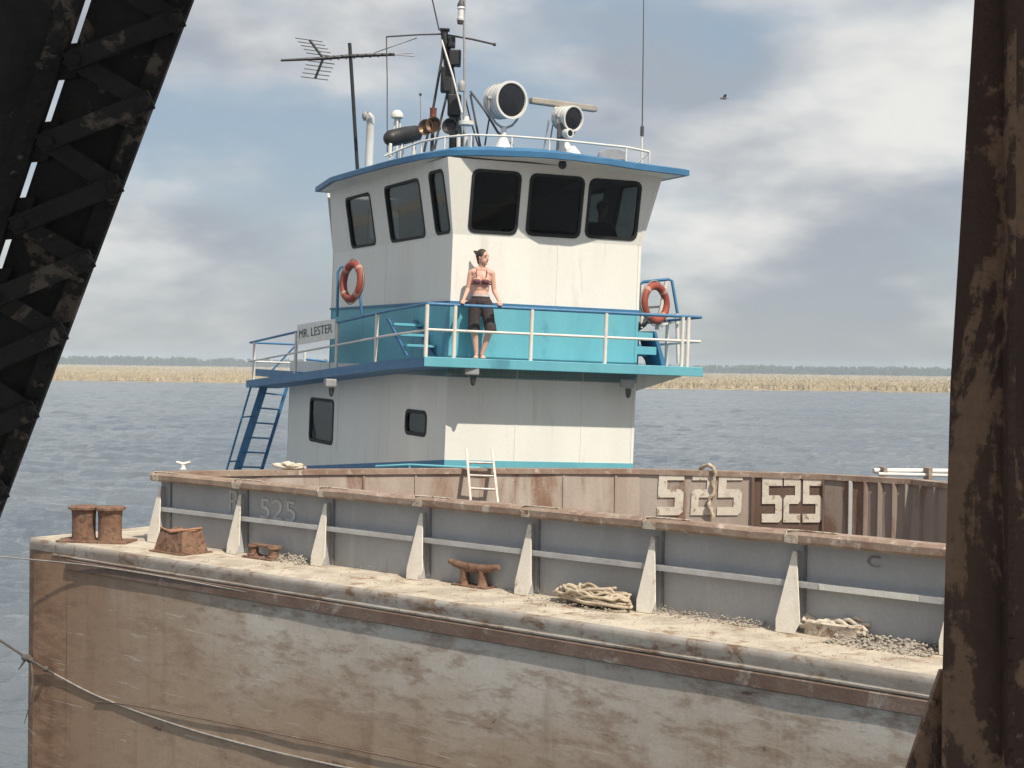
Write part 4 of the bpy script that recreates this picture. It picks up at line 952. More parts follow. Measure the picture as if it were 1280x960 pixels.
# stair to the main deck aft
std = thing('stair', P(315, 585, 30.2), 'steep blue open stair leading down from the walkway aft of the deckhouse', 'stair')
sA0, sA1, sB0, sB1 = P(331, 480, 30.6), P(280, 640, 30.6), P(359, 483, 31.2), P(311, 640, 31.2)
for a, b3, wd_ in ((sA0, sA1, .16), (sB0, sB1, .07)):
    dd = (b3 - a).normalized(); mb = MB(); mb.box((a + b3) / 2, (wd_, .05, (b3 - a).length), dd.cross(Y).normalized(), Y, dd); mb.build('stringer', M['blue'], std)
for i in range(9):
    f = .07 + .115 * i; mb = MB(); a, b3 = sA0.lerp(sA1, f), sB0.lerp(sB1, f); mb.box((a + b3) / 2, ((b3 - a).length, .22, .028), (b3 - a).normalized(), Y, Z); mb.build('tread', M['blue'], std)
mb = MB(); mb.tube([P(314, 482, 30.3), P(268, 640, 30.3)], .022, 8); mb.build('handrail', M['blue'], std, smooth=60)
for f in (.25, .6): mb = MB(); mb.tube([P(314, 482, 30.3).lerp(P(268, 640, 30.3), f), sA0.lerp(sA1, f)], .016, 8); mb.build('baluster', M['blue'], std, smooth=60)
# deck lights under the walkway
for px, py, y in ((784, 484, 23.0), (590, 468, 22.1), (413, 483, 24.9)):
    q = P(px, py, y); mb = MB(); mb.box(q + Z * .06, (.22, .2, .14)); dlmp = mb.build('deck_light', M['grey'], boat, bevel=.02)
    mb = MB(); mb.lathe(q + Z * -.02 + V((.02, 0, 0)), -Z, [(0, .05), (.08, .045), (.14, .03), (.16, 0)], 10); mb.build('lamp', M['darkgrey'], dlmp, smooth=50)
# low rail along the foot of the deckhouse, hull
tubepart('base_rail', [P(470, 583, 22.4), P(512, 581, 22.1), P(556, 583, 21.9), P(600, 585, 22)], .02, M['teal'])
tubepart('base_post', [P(512, 581, 22.1), P(512, 600, 22.1)], .02, M['teal'])
hb = [D3 + sn * 1.3 + at_ * 3.5, C0 + sn * 1.25 - at_ * .3, C0 + sn * .9 - at_ * .9, C1 - sn * .9 - at_ * .9, C1 - sn * 1.25 - at_ * .3, D2 - sn * 1.3 + at_ * 3.5]
mb = MB(); mb.prism([zup(p, -.8) for p in hb], Z * 4.4); mb.build('hull', M['black'], boat)
mb = MB(); mb.add([zup(p, 3.61) for p in hb], [tuple(range(6))]); mb.build('main_deck', M['blue'], boat)

# ------------------------------------------------------------------ gear on the roof
ZR = 7 + ER + .10
def base_on(px, y): q = P(px, 300, y); return zup(q, ZR)
# main searchlight
def searchlight(c, ax, rad, depth, label, foot_px):
    th = thing('searchlight', zup(c, ZR), label, 'searchlight', 'searchlights on the pilothouse roof')
    ax = ax.normalized(); b0 = c - ax * depth * .55
    mb = MB(); mb.lathe(b0, ax, [(-.03, rad * .55), (.0, rad * .86), (.03, rad * .95), (depth * .5, rad * .97), (depth - .05, rad), (depth - .045, rad * 1.05), (depth, rad * 1.05), (depth, rad * .93), (depth - .03, rad * .9)], 28); dr = mb.build('drum', M['lampwhite'], th, smooth=35)
    mb = MB(); mb.lathe(b0 + ax * (depth - .028), ax, [(0, rad * .91), (.012, rad * .6), (.018, 0)], 28); mb.build('lens', M['lens'], dr, smooth=50)
    sx = ax.cross(Z).normalized()
    for i in range(3): mb = MB(); mb.tube(arc(b0 + ax * (depth * (.2 + .25 * i)), rad * .985, 0, 360, 24, sx, sx.cross(ax)), .006, 6); mb.build('band', M['grey'], dr, smooth=60)
    pts = [c + sx * (rad * 1.12) + Z * 0] + [c + sx * (rad * 1.12 * math.cos(a)) - Z * (rad * 1.5 * math.sin(a)) for a in [R(20 * i) for i in range(1, 9)]] + [c - sx * (rad * 1.12)]
    mb = MB(); mb.tube(pts, .019, 8); mb.build('yoke', M['grey'], th, smooth=60)
    for sg in (-1, 1): mb = MB(); mb.tube([c + sx * (rad * .95 * sg), c + sx * (rad * 1.2 * sg)], .035, 10); mb.build('pivot', M['grey'], th, smooth=50)
    zb = c.z - rad * 1.5; hp2 = max(zb - ZR, .12); mb = MB(); mb.lathe(zup(c, ZR - .04), Z, [(0, .20), (.05, .19), (hp2 * .5 + .04, .085), (hp2 * .7 + .04, .045), (hp2 + .05, .045)], 20); mb.build('pedestal', M['lampwhite'], th, smooth=50)
    return th
searchlight(P(631, 126, 22.9), V((.55, -.80, -.06)), .285, .46, 'large white drum searchlight with black lens in the middle of the roof', 0)
searchlight(P(709, 148, 22.9), V((.62, -.75, -.12)), .195, .36, 'small white searchlight below the radar bar on the roof', 0)
for px in (606, 654):
    q = P(px, 150, 23.0)
mb = MB(); mb.tube([P(588, 114, 23.4), P(606, 138, 23.3), P(622, 165, 23.1), P(641, 182, 23)], .02, 8); mb.tube([P(612, 145, 23.4), P(606, 182, 23.4)], .014, 8); mb.tube([P(588, 118, 23.4), P(601, 186, 23.4)], .018, 8)
mb.build('mast_stay', M['darkgrey'], boat, smooth=60)
# radar bar
rc = P(703, 132, 23.3); rd = thing('radar_scanner', zup(rc, ZR), 'long beige radar bar turned on its pedestal behind the small searchlight', 'radar')
a_, b_2 = P(663, 125.5, 23.0), P(745, 136.5, 23.7); dd = (b_2 - a_).normalized(); mb = MB(); mb.box((a_ + b_2) / 2, ((b_2 - a_).length, .12, .10), dd, dd.cross(Z).normalized(), Z); mb.build('bar', M['beige'], rd, bevel=.02)
mb = MB(); mb.box(rc + Z * -.12, (.28, .26, .16)); mb.build('gearbox', M['lampwhite'], rd, bevel=.03)
mb = MB(); mb.lathe(zup(rc, ZR), Z, [(0, .14), (.05, .08), (rc.z - ZR - .18, .07)], 14); mb.build('pedestal', M['grey'], rd, smooth=50)
# small camera lamp with bracket
cl_ = P(712, 166, 22.6); th = thing('spot_lamp', zup(P(703, 190, 22.6), ZR), 'small black fronted spot lamp on a dark box under the small searchlight', 'lamp')
mb = MB(); mb.lathe(cl_ - V((.08, -.1, 0)), V((.6, -.8, -.05)), [(0, .05), (.03, .07), (.14, .075), (.15, .07)], 16); dr = mb.build('housing', M['lampwhite'], th, smooth=40)
mb = MB(); mb.lathe(cl_ - V((.08, -.1, 0)) + V((.6, -.8, -.05)).normalized() * .148, V((.6, -.8, -.05)), [(0, .066), (.008, 0)], 16); mb.build('lens', M['lens'], dr, smooth=40)
mb = MB(); mb.box(P(702, 164, 22.8), (.14, .14, .24)); mb.build('control_box', M['darkgrey'], th, bevel=.01)
mb = MB(); mb.tube([P(703, 172, 22.8), zup(P(703, 172, 22.8), ZR)], .045, 10); mb.build('pedestal', M['lampwhite'], th, smooth=50)
for px in (684, 690): mb = MB(); mb.tube([P(px + 2, 150, 23), P(px - 4, 186, 23)], .012, 6); mb.build('stay', M['grey'], th, smooth=60)
mb = MB(); mb.lathe(zup(P(716, 190, 22.7), ZR), Z, [(0, .13), (.04, .12), (.14, .03)], 14); mb.build('foot', M['lampwhite'], th, smooth=40)
# whip antenna
q = P(803, 186, 23.6); th = thing('whip_antenna', q, 'tall thin whip antenna at the right end of the roof', 'antenna')
mb = MB(); mb.tube([zup(q, ZR - .08), P(802.5, 163, 23.6)], .016, 8); mb.build('foot', M['lampwhite'], th, smooth=50)
mb = MB(); mb.tube([P(802.5, 170, 23.6), P(802.8, 158, 23.6)], .03, 8); mb.build('spring', M['darkgrey'], th, smooth=50)
mb = MB(); mb.tube([P(802.8, 160, 23.6), P(804, 60, 23.6), P(805, -40, 23.6)], [.011, .009, .006], 6); mb.build('rod', M['darkgrey'], th, smooth=60)
# mast
MD = 24.0
mt = thing('mast', zup(P(577, 186, MD), ZR), 'dark lattice mast with lamps, crossbar and stays on the roof', 'mast')
def tp(name, pts, r, mat, par, seg=8): mb = MB(); mb.tube(pts, r, seg); return mb.build(name, mat, par, smooth=60)
tp('main_post', [P(570, 188, MD), P(569, 150, MD), P(562, 90, MD), P(555, 38, MD)], [.12, .10, .085, .06], M['black'], mt, 10)
tp('leg', [P(556, 40, MD), P(552, 75, MD), P(541, 138, MD + .1), P(530, 190, MD + .2)], .022, M['darkgrey'], mt)
tp('leg', [P(552, 50, MD - .2), P(566, 95, MD - .3), P(579, 147, MD - .4)], .016, M['lampwhite'], mt)
tp('leg', [P(563, 100, MD), P(551, 150, MD), P(543, 187, MD)], .02, M['darkgrey'], mt)
tp('light_post', [P(580, 186, MD - .3), P(581, 130, MD - .3), P(580, 30, MD - .3), P(582, -30, MD - .3)], [.03, .022, .018, .016], M['grey'], mt)
mb = MB(); mb.box(P(556, 37.5, MD), (.16, .16, .03)); mb.build('head_plate', M['black'], mt, bevel=.004)
mb = MB(); mb.box(P(565, 53, MD - .1), (.11, .16, .18)); mb.box(P(569, 73, MD - .1), (.19, .2, .26)); mb.box(P(557, 100, MD), (.16, .18, .42)); mb.box(P(568, 132, MD - .05), (.22, .2, .35)); mb.build('lamp_box', M['black'], mt, bevel=.02)
tp('crossbar', [P(482.5, 46, MD), P(520, 43.5, MD), P(553, 42.5, MD)], .014, M['darkgrey'], mt)
tp('crossbar', [P(561, 44, MD), P(590, 49, MD - .3), P(618, 55.5, MD - .6)], .016, M['darkgrey'], mt)
mb = MB(); mb.ball(P(618, 55.5, MD - .6), .03); mb.build('bar_end', M['darkgrey'], mt, smooth=60)
tp('drop_rod', [P(483, 46, MD), P(484, 100, MD), P(484, 190, MD)], .009, M['darkgrey'], mt, 6)
tp('drop_rod', [P(484, 60, MD), P(500, 55, MD), P(521, 47, MD)], .007, M['grey'], mt, 6)
mb = MB(); q = P(576, 17, MD - .3); mb.lathe(q - Z * .13, Z, [(0, .03), (.015, .06), (.05, .065), (.06, .05), (.2, .05), (.21, .065), (.25, .055), (.28, .02)], 16); nl = mb.build('signal_lantern', M['clearlens'], mt, smooth=40)
mb = MB(); mb.lathe(q - Z * .17, Z, [(0, .05), (.06, .06), (.07, .04)], 14); mb.lathe(q + Z * .12, Z, [(0, .065), (.04, .06), (.1, .03)], 14); mb.build('cap', M['darkgrey'], nl, smooth=40)
mb = MB(); mb.lathe(P(577, 108, MD - .35), Z, [(-.08, .05), (.0, .065), (.06, .06), (.1, .03)], 14); mb.build('lantern', M['grey'], mt, smooth=40)
tp('stay', [P(536, -20, MD), P(549, 38, MD)], .012, M['darkgrey'], mt, 6)
tp('stay', [P(581, 120, MD - .3), P(588, 150, MD - .2), P(600, 188, MD)], .014, M['darkgrey'], mt, 6)
# horns around the foot of the mast
for px, py, ln, mm in ((545, 158, .28, 'brass'), (566, 160, .30, 'black'), (534, 160, .22, 'brass')):
    q = P(px, py, MD - .5); ax = V((-.3, -.9, .05)).normalized(); mb = MB(); mb.lathe(q + ax * -.15, ax, [(0, .03), (.05, .045), (ln * .6, .06), (ln * .9, .10), (ln, .135), (ln, .12), (ln * .8, .07)], 18); mb.build('horn', M[mm], mt, smooth=40)
mb = MB(); q = P(541.5, 143, MD - .3); mb.lathe(q - Z * .07, Z, [(0, .055), (.14, .055), (.17, .062), (.175, .0)], 14); rl = mb.build('red_lamp', M['red'], mt, smooth=40)
mb = MB(); mb.tube([q - Z * .07, zup(q, ZR)], .03, 8); mb.ball(q - Z * .12, .07); mb.build('stand', M['darkgrey'], rl, smooth=60)
mb = MB(); q = P(583, 155, MD - .6); mb.lathe(q - Z * .02, Z, [(0, .13), (.06, .13), (.08, .05), (.14, .04)], 16); mb.build('winch_head', M['lampwhite'], mt, smooth=40)
for px in (573, 582, 590): tp('bracket_post', [P(px, 168, MD - .6), P(px, 190, MD - .6)], .035, M['rail'], mt)
# tv antenna
AD = 25.0
tv = thing('tv_antenna', zup(P(443, 200, AD), ZR), 'dark yagi television antenna on a leaning pole left of the mast', 'antenna')
tp('pole', [P(437, 54, AD), P(440, 100, AD), P(447, 215, AD)], .032, M['black'], tv)
tp('boom', [P(351, 75.5, AD - .4), P(404, 73, AD - .2), P(440, 70, AD), P(493, 68, AD + .3)], [.020, .030, .034, .026], M['black'], tv)
tp('boom_tip', [P(490, 68, AD + .3), P(518, 70.5, AD + .4)], .010, M['grey'], tv); tp('boom_tip', [P(490, 68, AD + .3), P(516, 66, AD + .4)], .010, M['grey'], tv)
for q0, q1 in (((404, 73), (387, 50)), ((404, 73), (394, 98))): tp('reflector_arm', [P(*q0, AD - .2), P(*q1, AD - .2)], .022, M['black'], tv)
for i in range(5):
    f = .2 + .2 * i
    for (x1, y1) in ((387, 50), (394, 98)):
        cx_, cy_ = 404 + (x1 - 404) * f, 73 + (y1 - 73) * f; c = P(cx_, cy_, AD - .2); tp('element', [c + V((-.22, -.15, -.01)), c + V((.2, .15, .01))], .008, M['darkgrey'], tv, 6)
for i in range(9):
    f = i / 8; c = P(410 + 80 * f, 72.6 - 4.4 * f, AD - .2 + .5 * f); l_ = .12 + .05 * (1 - f); tp('element', [c + V((-.03, -l_, 0)), c + V((.03, l_, 0))], .009, M['black'], tv, 6)
tp('brace', [P(468, 66, AD), P(521, 47.5, AD)], .008, M['darkgrey'], tv, 6)
# white dome on legs
dm = thing('satellite_dome', zup(P(497, 165, 24.4), ZR), 'small white dome on splayed legs at the left of the roof', 'dome')
q = P(496.5, 144, 24.4); mb = MB(); mb.lathe(q - Z * .06, Z, [(0, .08), (.02, .105), (.06, .105), (.10, .09), (.14, .05), (.15, 0)], 18); mb.build('dome', M['lampwhite'], dm, smooth=50)
for dx, dy in ((-.10, 0), (.12, .05), (.03, -.12)): tp('leg', [q - Z * .06 + V((dx * .3, dy * .3, 0)), zup(q, ZR) + V((dx, dy, 0))], .018, M['lampwhite'], dm)
q = P(463, 155, 24.8); dm2 = thing('vent_cowl', zup(q, ZR), 'white cowl ventilator partly behind the antenna pole', 'ventilator')
tp('neck', [zup(q, ZR - .1), q - Z * .0, q + V((-.0, -.03, .10)), q + V((-.07, -.08, .12))], [.07, .07, .08, .10], M['lampwhite'], dm2, 12)
mb = MB(); mb.ball(q + V((-.09, -.1, .12)), (.05, .05, .08)); mb.build('mouth', M['grey'], dm2, smooth=60)
# black covered raft on a cradle
a_, b_2 = P(483, 174, 23.6), P(522, 166, 24.2); lr = thing('covered_raft', zup((a_ + b_2) / 2, ZR), 'black covered bundle on white cradle legs at the left roof edge', 'life raft')
dd = (b_2 - a_).normalized(); L = (b_2 - a_).length; mb = MB(); mb.lathe(a_, dd, [(-.02, .03), (.03, .10), (.10, .135), (L * .6, .145), (L - .03, .13), (L + .02, .06)], 16); mb.build('bundle', M['black'], lr, smooth=60)
for f in (.15, .5, .9):
    c = a_.lerp(b_2, f); tp('cradle_leg', [c + V((0, -.08, -.1)), zup(c, ZR) + V((0, -.1, 0))], .028, M['lampwhite'], lr); tp('cradle_leg', [c + V((0, .08, -.1)), zup(c, ZR) + V((0, .1, 0))], .028, M['lampwhite'], lr)
tp('short_antenna', [P(525.5, 118, 24.2), P(526, 190, 24.2)], .008, M['grey'], boat, 6)
mb = MB(); mb.ball(P(525.5, 118, 24.2), .025); mb.build('antenna_tip', M['darkgrey'], boat, smooth=60)

# ------------------------------------------------------------------ people
def remesh(o, vox, it=4):
    r_m = o.modifiers.new('skin', 'REMESH'); r_m.mode = 'VOXEL'; r_m.voxel_size = vox; r_m.use_smooth_shade = True
    s_m = o.modifiers.new('smooth', 'SMOOTH'); s_m.iterations = it; s_m.factor = .5
feet = P(598, 448, 22.36); feet.z = ZDK
tow = (V((CAM.x, CAM.y, 0)) - V((feet.x, feet.y, 0))).normalized(); rgt = V((-tow.y, tow.x, 0))     # towards the camera; picture right
if rgt.x < 0: rgt = -rgt
def H(x, f, z): return zup(feet, ZDK) + rgt * x + tow * f + Z * z
per = thing('person', feet, 'barefoot person in dark shorts and bikini top standing at the front rail', 'person')
hd = H(.005, -.02, 1.565)
look = (rgt * .80 + tow * .60).normalized(); lside = V((-look.y, look.x, 0))
mb = MB()
Mh = Matrix((look, lside, Z)).transposed()
mb.ball(hd + Z * .025, (.096, .075, .105), 16, 12, Mh); mb.ball(hd + look * .03 - Z * .045, (.068, .060, .075), 14, 10, Mh)
mb.ball(hd + look * .055 - Z * .085, (.035, .035, .032), 10, 8, Mh)
mb.caps(hd + look * .088 + Z * .022, hd + look * .108 - Z * .022, .009, .017, 8)
for sg in (-1, 1): mb.ball(hd + lside * (.074 * sg) - Z * .0, (.018, .010, .03), 8, 6, Mh)
mb.caps(H(.0, -.035, 1.36), hd - Z * .05, .053, .050)
mb.ball(H(0, -.02, 1.24), (.155, .10, .13)); mb.ball(H(0, -.015, 1.10), (.132, .092, .13)); mb.ball(H(0, -.005, .99), (.125, .092, .11)); mb.ball(H(0, -.01, .87), (.158, .112, .10))
mb.caps(H(-.125, -.03, 1.335), H(.125, -.03, 1.335), .062, .062)
mb.caps(H(-.06, -.03, 1.38), H(.06, -.03, 1.38), .055, .055)
for sg in (-1, 1): mb.ball(H(.066 * sg, .068, 1.205), (.062, .058, .060))
# arms: straight down to the rail on both sides
railh = zt_ - ZDK + .03
hands = []
FR = (zup(EF0, 0) - zup(feet, 0)).dot(fn_) / tow.dot(fn_)
for sg, hx in ((-1, -.27), (1, .30)):
    sh = H(.165 * sg, -.03, 1.33); el = H(.205 * sg, -.03, 1.06); frh = FR - hx * rgt.dot(fn_) / tow.dot(fn_)
    wr = H(hx - .01 * sg, frh - .05, railh + .06)
    mb.caps(sh, el, .046, .037); mb.caps(el, wr, .037, .025)
    pal = H(hx, frh - .015, railh + .028); mb.caps(wr, pal, .026, .030)
    for k_ in range(4):
        dx = (-.030 + .020 * k_); lnf = (.062, .075, .078, .066)[k_]
        p0 = pal + rgt * dx * 1.0 + tow * .012; p1 = p0 + tow * (lnf * .55) + Z * .004; p2 = p1 + tow * .012 - Z * (lnf * .5)
        mb.caps(p0, p1, .0100, .0092, 8); mb.caps(p1, p2, .0092, .008, 8)
    th0 = wr.lerp(pal, .55) - rgt * .018 * sg; mb.caps(th0, th0 - rgt * (.032 * sg) + tow * .015, .012, .011, 8); mb.caps(th0 - rgt * (.032 * sg) + tow * .015, th0 - rgt * (.04 * sg) + tow * .045 - Z * .012, .011, .009, 8)
# legs: the right one straight, the other bent with ankles close
for (hpx, kx, ax, kf, tx) in ((-.085, -.085, -.035, .03, -.012), (.085, .165, .055, .06, .05)):
    hp_ = H(hpx, -.01, .86); kn = H(kx, kf, .46); an = H(ax, -.005, .075)
    mb.caps(hp_, kn, .084, .055); mb.caps(kn, H(kx * .6 + ax * .4, kf * .4 - .02, .32), .052, .055); mb.caps(H(kx * .6 + ax * .4, kf * .4 - .02, .32), an, .053, .033)
    mb.ball(H(ax, -.035, .035), (.033, .04, .034)); mb.caps(H(ax, 0, .045), H(ax + tx * .3, .11, .026), .034, .030)
    for k_ in range(5): mb.caps(H(ax + tx * .3 - .03 + .015 * k_, .115, .02), H(ax + tx * .4 - .034 + .017 * k_, .160 - .006 * abs(k_ - 1), .014), .012, .010, 6)
body = mb.build('body', M['skin'], per); remesh(body, .0065, 3)
mb = MB()
mb.ball(hd + Z * .040 - look * .016, (.102, .085, .103), 16, 12, Mh); mb.ball(hd - look * .09 + Z * .075, (.052, .046, .040), 12, 8, Mh); mb.caps(hd - look * .11 + Z * .08, hd - look * .165 + Z * .105, .036, .016)
mb.caps(hd - look * .06 - Z * .01, hd - look * .055 - Z * .075, .050, .034)
hr = mb.build('hair', M['hair'], body); remesh(hr, .008, 2)
for sg in (-1, 1):
    mb = MB(); mb.ball(hd + look * .085 + lside * (.032 * sg) + Z * .018, (.008, .012, .007), 8, 6, Mh); mb.build('eye', M['eye'], body)
    mb = MB(); mb.caps(hd + look * .089 + lside * (.018 * sg) + Z * .037, hd + look * .084 + lside * (.046 * sg) + Z * .036, .005, .004, 6); mb.build('eyebrow', M['hair'], body)
mb = MB(); mb.caps(hd + look * .088 + lside * -.020 - Z * .055, hd + look * .088 + lside * .020 - Z * .055, .007, .007, 6); mb.build('mouth', M['lip'], body)
# shorts
mb = MB()
mb.ball(H(0, -.01, .88), (.172, .128, .115)); mb.ball(H(0, -.005, .95), (.150, .112, .06))
for hpx, kx, kf in ((-.085, -.090, .03), (.085, .160, .06)):
    mb.caps(H(hpx, -.01, .85), H(kx, kf, .50), .106, .090); mb.lathe(H(kx * .98, kf * .9, .53), (H(kx, kf, .4) - H(hpx, -.01, .85)), [(0, .095), (.11, .097)], 16)
shm = mb.build('shorts', M['shorts'], body); remesh(shm, .012, 2)
mb = MB(); mb.lathe(H(0, -.004, .962), Z, [(0, .1), (.002, .142), (.034, .138), (.036, .1)], 24)
for v in mb.v:
    d = (v - H(0, -.004, .97)); v += tow * (d.dot(tow) * -.22)
mb.build('waistband', M['waist'], body, smooth=50)
# bikini top
mb = MB()
for sg in (-1, 1):
    mb.ball(H(.066 * sg, .078, 1.195), (.060, .056, .052))
ring_ = [H(.152 * math.cos(2 * math.pi * i / 24), -.02 + .112 * math.sin(2 * math.pi * i / 24), 1.160) for i in range(24)]
mb.tube(ring_, .011, 6, True)
for sg in (-1, 1): mb.tube([H(.07 * sg, .12, 1.25), H(.085 * sg, .075, 1.33), H(.07 * sg, -.02, 1.405), H(.03 * sg, -.07, 1.42)], .007, 6)
mb.build('bikini_top', M['bikini'], body, smooth=60)
# person at the helm behind the last window
hc2 = P(750, 300, 23.85); hc2.z = 0
hb_ = lambda x, f, z: zup(hc2, 8.1) + ft * x + fn_ * f + Z * z
pil = thing('person', zup(hc2, 8.1), 'person in a dark shirt seated at the helm behind the right front window', 'person')
mb = MB()
hd2 = hb_(0, .05, 1.55)
mb.ball(hd2, (.085, .10, .115)); mb.ball(hd2 - Z * .05 + fn_ * .03, (.065, .07, .07)); mb.caps(hb_(0, 0, 1.28), hd2, .055, .05); mb.caps(hd2 + fn_ * .1 + Z * .01, hd2 + fn_ * .118 - Z * .02, .01, .016, 8)
mb.ball(hb_(0, 0, 1.12), (.18, .12, .22)); mb.ball(hb_(0, -.02, .88), (.17, .14, .18)); mb.caps(hb_(-.15, 0, 1.25), hb_(.15, 0, 1.25), .07, .07)
for sg in (-1, 1):
    el = hb_(.24 * sg, .12, 1.0); wr = hb_(.16 * sg, .38, 1.02); mb.caps(hb_(.19 * sg, 0, 1.23), el, .052, .042); mb.caps(el, wr, .042, .03); mb.caps(wr, hb_(.15 * sg, .45, 1.01), .03, .028)
    for k_ in range(4): mb.caps(hb_(.15 * sg - .03 + .02 * k_, .46, 1.01), hb_(.15 * sg - .03 + .02 * k_, .52, .985), .010, .009, 6)
    mb.caps(hb_(.13 * sg, .42, 1.01), hb_(.10 * sg, .47, 1.0), .012, .010, 6)
    kn = hb_(.13 * sg, .45, .72); mb.caps(hb_(.1 * sg, 0, .76), kn, .085, .06); mb.caps(kn, hb_(.13 * sg, .42, .28), .055, .04); mb.caps(hb_(.13 * sg, .42, .26), hb_(.13 * sg, .58, .22), .04, .035)
pb = mb.build('body', M['skin'], pil); remesh(pb, .010, 3)
mb = MB(); mb.ball(hb_(0, 0, 1.12), (.195, .135, .235)); mb.ball(hb_(0, -.02, .88), (.185, .155, .19)); mb.caps(hb_(-.15, 0, 1.25), hb_(.15, 0, 1.25), .085, .085)
for sg in (-1, 1): mb.caps(hb_(.19 * sg, 0, 1.23), hb_(.235 * sg, .1, 1.04), .068, .06)
s_o = mb.build('shirt', M['shirt'], pb); remesh(s_o, .014, 2)
mb = MB(); mb.ball(hd2 + Z * .035 - fn_ * .02, (.094, .105, .10)); mb.caps(hd2 + Z * .05 + fn_ * .07, hd2 + Z * .045 + fn_ * .15, .05, .04); mb.build('cap', M['shirt'], pb, smooth=60)
XF = ident

# ================================================================== BRIDGE steel round the view
bd_ = 2.6
def lf(px, py, d=bd_): return atY(px, py, d)
dg = thing('bridge_diagonal', lf(60, 330), 'dark riveted laced steel bridge diagonal slanting across the left edge', 'bridge beam')
redge = lambda y: 240 - y * (240 / 640.)
dash = lambda y: 110 - y * (110 / 331.)
YS, YE = -200, 1160
mb = MB(); mb.prism([lf(redge(YS), YS), lf(dash(YS) + 4, YS), lf(dash(YE) + 4, YE), lf(redge(YE), YE)], V((0, .010, 0))); mb.build('web_plate', M['bridge'], dg)
mb = MB(); w0 = 26
mb.prism([lf(redge(YS), YS, bd_ - .02), lf(redge(YS) - w0, YS, bd_ - .02), lf(redge(YE) - w0, YE, bd_ - .02), lf(redge(YE), YE, bd_ - .02)], V((0, .016, 0))); mb.build('edge_angle', M['bridge'], dg, bevel=.002)
mb = MB(); mb.prism([lf(dash(YS) - 3, YS), lf(dash(YS) - 240, YS), lf(dash(YE) - 240, YE), lf(dash(YE) - 3, YE)], V((-.004, .010, 0))); mb.build('web_plate', M['bridge'], dg)
mb = MB(); mb.prism([lf(dash(YS) - 8, YS, bd_ - .03), lf(dash(YS) - 36, YS, bd_ - .03), lf(dash(YE) - 36, YE, bd_ - .03), lf(dash(YE) - 8, YE, bd_ - .03)], V((0, .02, 0))); mb.build('edge_angle', M['bridge'], dg, bevel=.002)
ga = [(-60, -5), (52, 97), (150, 200), (245, 297), (334, 398), (445, 500)]
for y0, y1 in ga:
    mb = MB(); mb.prism([lf(dash(y0) + 16, y0, bd_ - .018), lf(dash(y0) - 14, y0 + 3, bd_ - .018), lf(dash(y1) - 14, y1 + 3, bd_ - .018), lf(dash(y1) + 16, y1, bd_ - .018)], V((0, .012, 0))); mb.build('tie_plate', M['bridge'], dg, bevel=.002)
rv = MB()
def rivet(p, r=.011): rv.ball(p, (r, r * .7, r), 8, 5)
nr = [-78, 25, 128, 232, 326, 417, 515, 615, 715]; nl_ = [-30, 75, 177, 280, 372, 466, 565, 665]
barw = .034
for i in range(len(nl_)):
    for yr in (nr[i], nr[i + 1]):
        yl = nl_[i]; a = lf(dash(yl) + 8, yl, bd_ - .045 - (.012 if yr == nr[i] else 0)); b3 = lf(redge(yr) - 12, yr, bd_ - .045 - (.012 if yr == nr[i] else 0))
        d = (b3 - a).normalized(); mb = MB(); mb.box((a + b3) / 2, ((b3 - a).length + .03, .010, barw), d, Y, d.cross(Y)); lb_ = mb.build('lacing_bar', M['bridge'], dg, bevel=.002)
    rivet(lf(dash(nl_[i]) + 8, nl_[i], bd_ - .066)); rivet(lf(redge(nr[i]) - 12, nr[i], bd_ - .066), .013)
for i in range(60):
    y = YS + i * 22; rivet(lf(redge(y) - 7, y, bd_ - .021), .006); rivet(lf(dash(y) - 20, y, bd_ - .051), .007)
rv.build('rivets', M['bridge'], dg, smooth=60, kind='stuff')
cd_ = 2.3
cm = thing('bridge_column', atY(1235, 480, cd_), 'brown peeling rusty steel bridge column along the right edge', 'bridge beam')
le = lambda y: 1218 - 38 * y / 840 if y < 480 else 1196.3 - (y - 480) * .045
cl = lambda px, py, d=cd_: atY(px, py, d)
ed = [(1230, -260), (1218, 0), (1203, 240), (1188, 480), (1183, 660), (1178, 840), (1175, 1200)]
mb = MB(); poly = [cl(*p) for p in ed] + [cl(1262, 1200), cl(1266, -260)]; mb.prism(poly, V((.012, .014, 0))); mb.build('flange', M['bridge_rust'], cm)
mb = MB(); mb.prism([cl(1259, 1200, cd_ - .03), cl(1263, -260, cd_ - .03), cl(1272, -260, cd_ - .03), cl(1268, 1200, cd_ - .03)], V((0, .04, 0))); mb.build('angle', M['bridge_rust'], cm, bevel=.002)
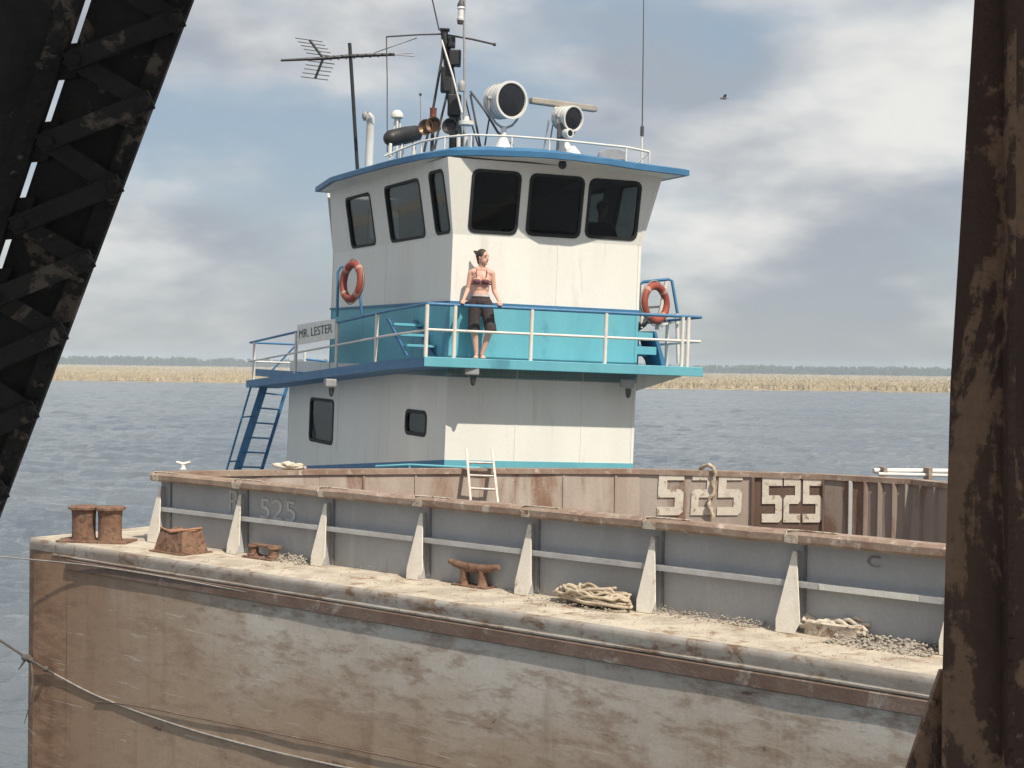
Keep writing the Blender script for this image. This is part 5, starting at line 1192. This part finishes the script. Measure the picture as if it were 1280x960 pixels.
mb = MB(); mb.prism([cl(1266, 1200, cd_ + .004), cl(1268, -260, cd_ + .004), cl(1480, -260, cd_ + .1), cl(1480, 1200, cd_ + .1)], V((0, .014, 0))); mb.build('web', M['bridge_rust'], cm)
mb = MB(); mb.prism([cl(1176, 838, cd_ + .03), cl(1144, 932, cd_ + .03), cl(1085, 1120, cd_ + .03), cl(1420, 1120, cd_ + .03), cl(1420, 838, cd_ + .03)], V((0, .014, 0))); mb.build('gusset_plate', M['bridge_rust'], cm, bevel=.002)
rv = MB()
for i in range(46):
    y = -150 + i * 28; rivet(cl(1265, y, cd_ - .032), .006)
for i in range(5):
    rivet(cl(1166 - i * 13, 880 + i * 38, cd_ + .026), .007); rivet(cl(1215 + i * 16, 905 + i * 6, cd_ + .026), .008)
rv.build('rivets', M['bridge_rust'], cm, smooth=60, kind='stuff')
# bridge floor and stringers added overhead, out of the picture, to shade the steel
bf = thing('shading_floor', (0, -3, 9.6), 'unseen dark bridge floor added overhead to shade the steel', 'bridge')
mb = MB(); mb.box((0, -3.4, 10.0), (26, 10.0, .25)); mb.build('shading_slab', M['bridge'], bf)
for i in range(6): mb = MB(); mb.box((0, -7.5 + 1.7 * i, 9.65), (26, .25, .44)); mb.build('stringer', M['bridge'], bf)

# bird far over the river
c0 = atY(905, 123, 60); bd2 = thing('bird', c0, 'small dark bird flying in the cloudy sky right of the boat', 'bird')
mb = MB(); mb.ball(c0, (.12, .05, .05), 10, 6); mb.ball(c0 + X * -.13, (.04, .035, .035), 8, 5); mb.add([c0 + X * .1 + Y * .02, c0 + X * .22 + Y * .04, c0 + X * .22 - Y * .04], [(0, 1, 2)]); body2 = mb.build('body', M['bird'], bd2, smooth=60)
for sg in (-1, 1):
    mb = MB(); mb.hexa([c0 + X * -.06, c0 + X * .07, c0 + V((.10, .10 * sg, .13)), c0 + V((.0, .10 * sg, .15))], [c0 + V((-.06, 0, .015)), c0 + V((.07, 0, .015)), c0 + V((.10, .10 * sg, .14)), c0 + V((.0, .10 * sg, .16))]); mb.build('wing', M['bird'], body2)
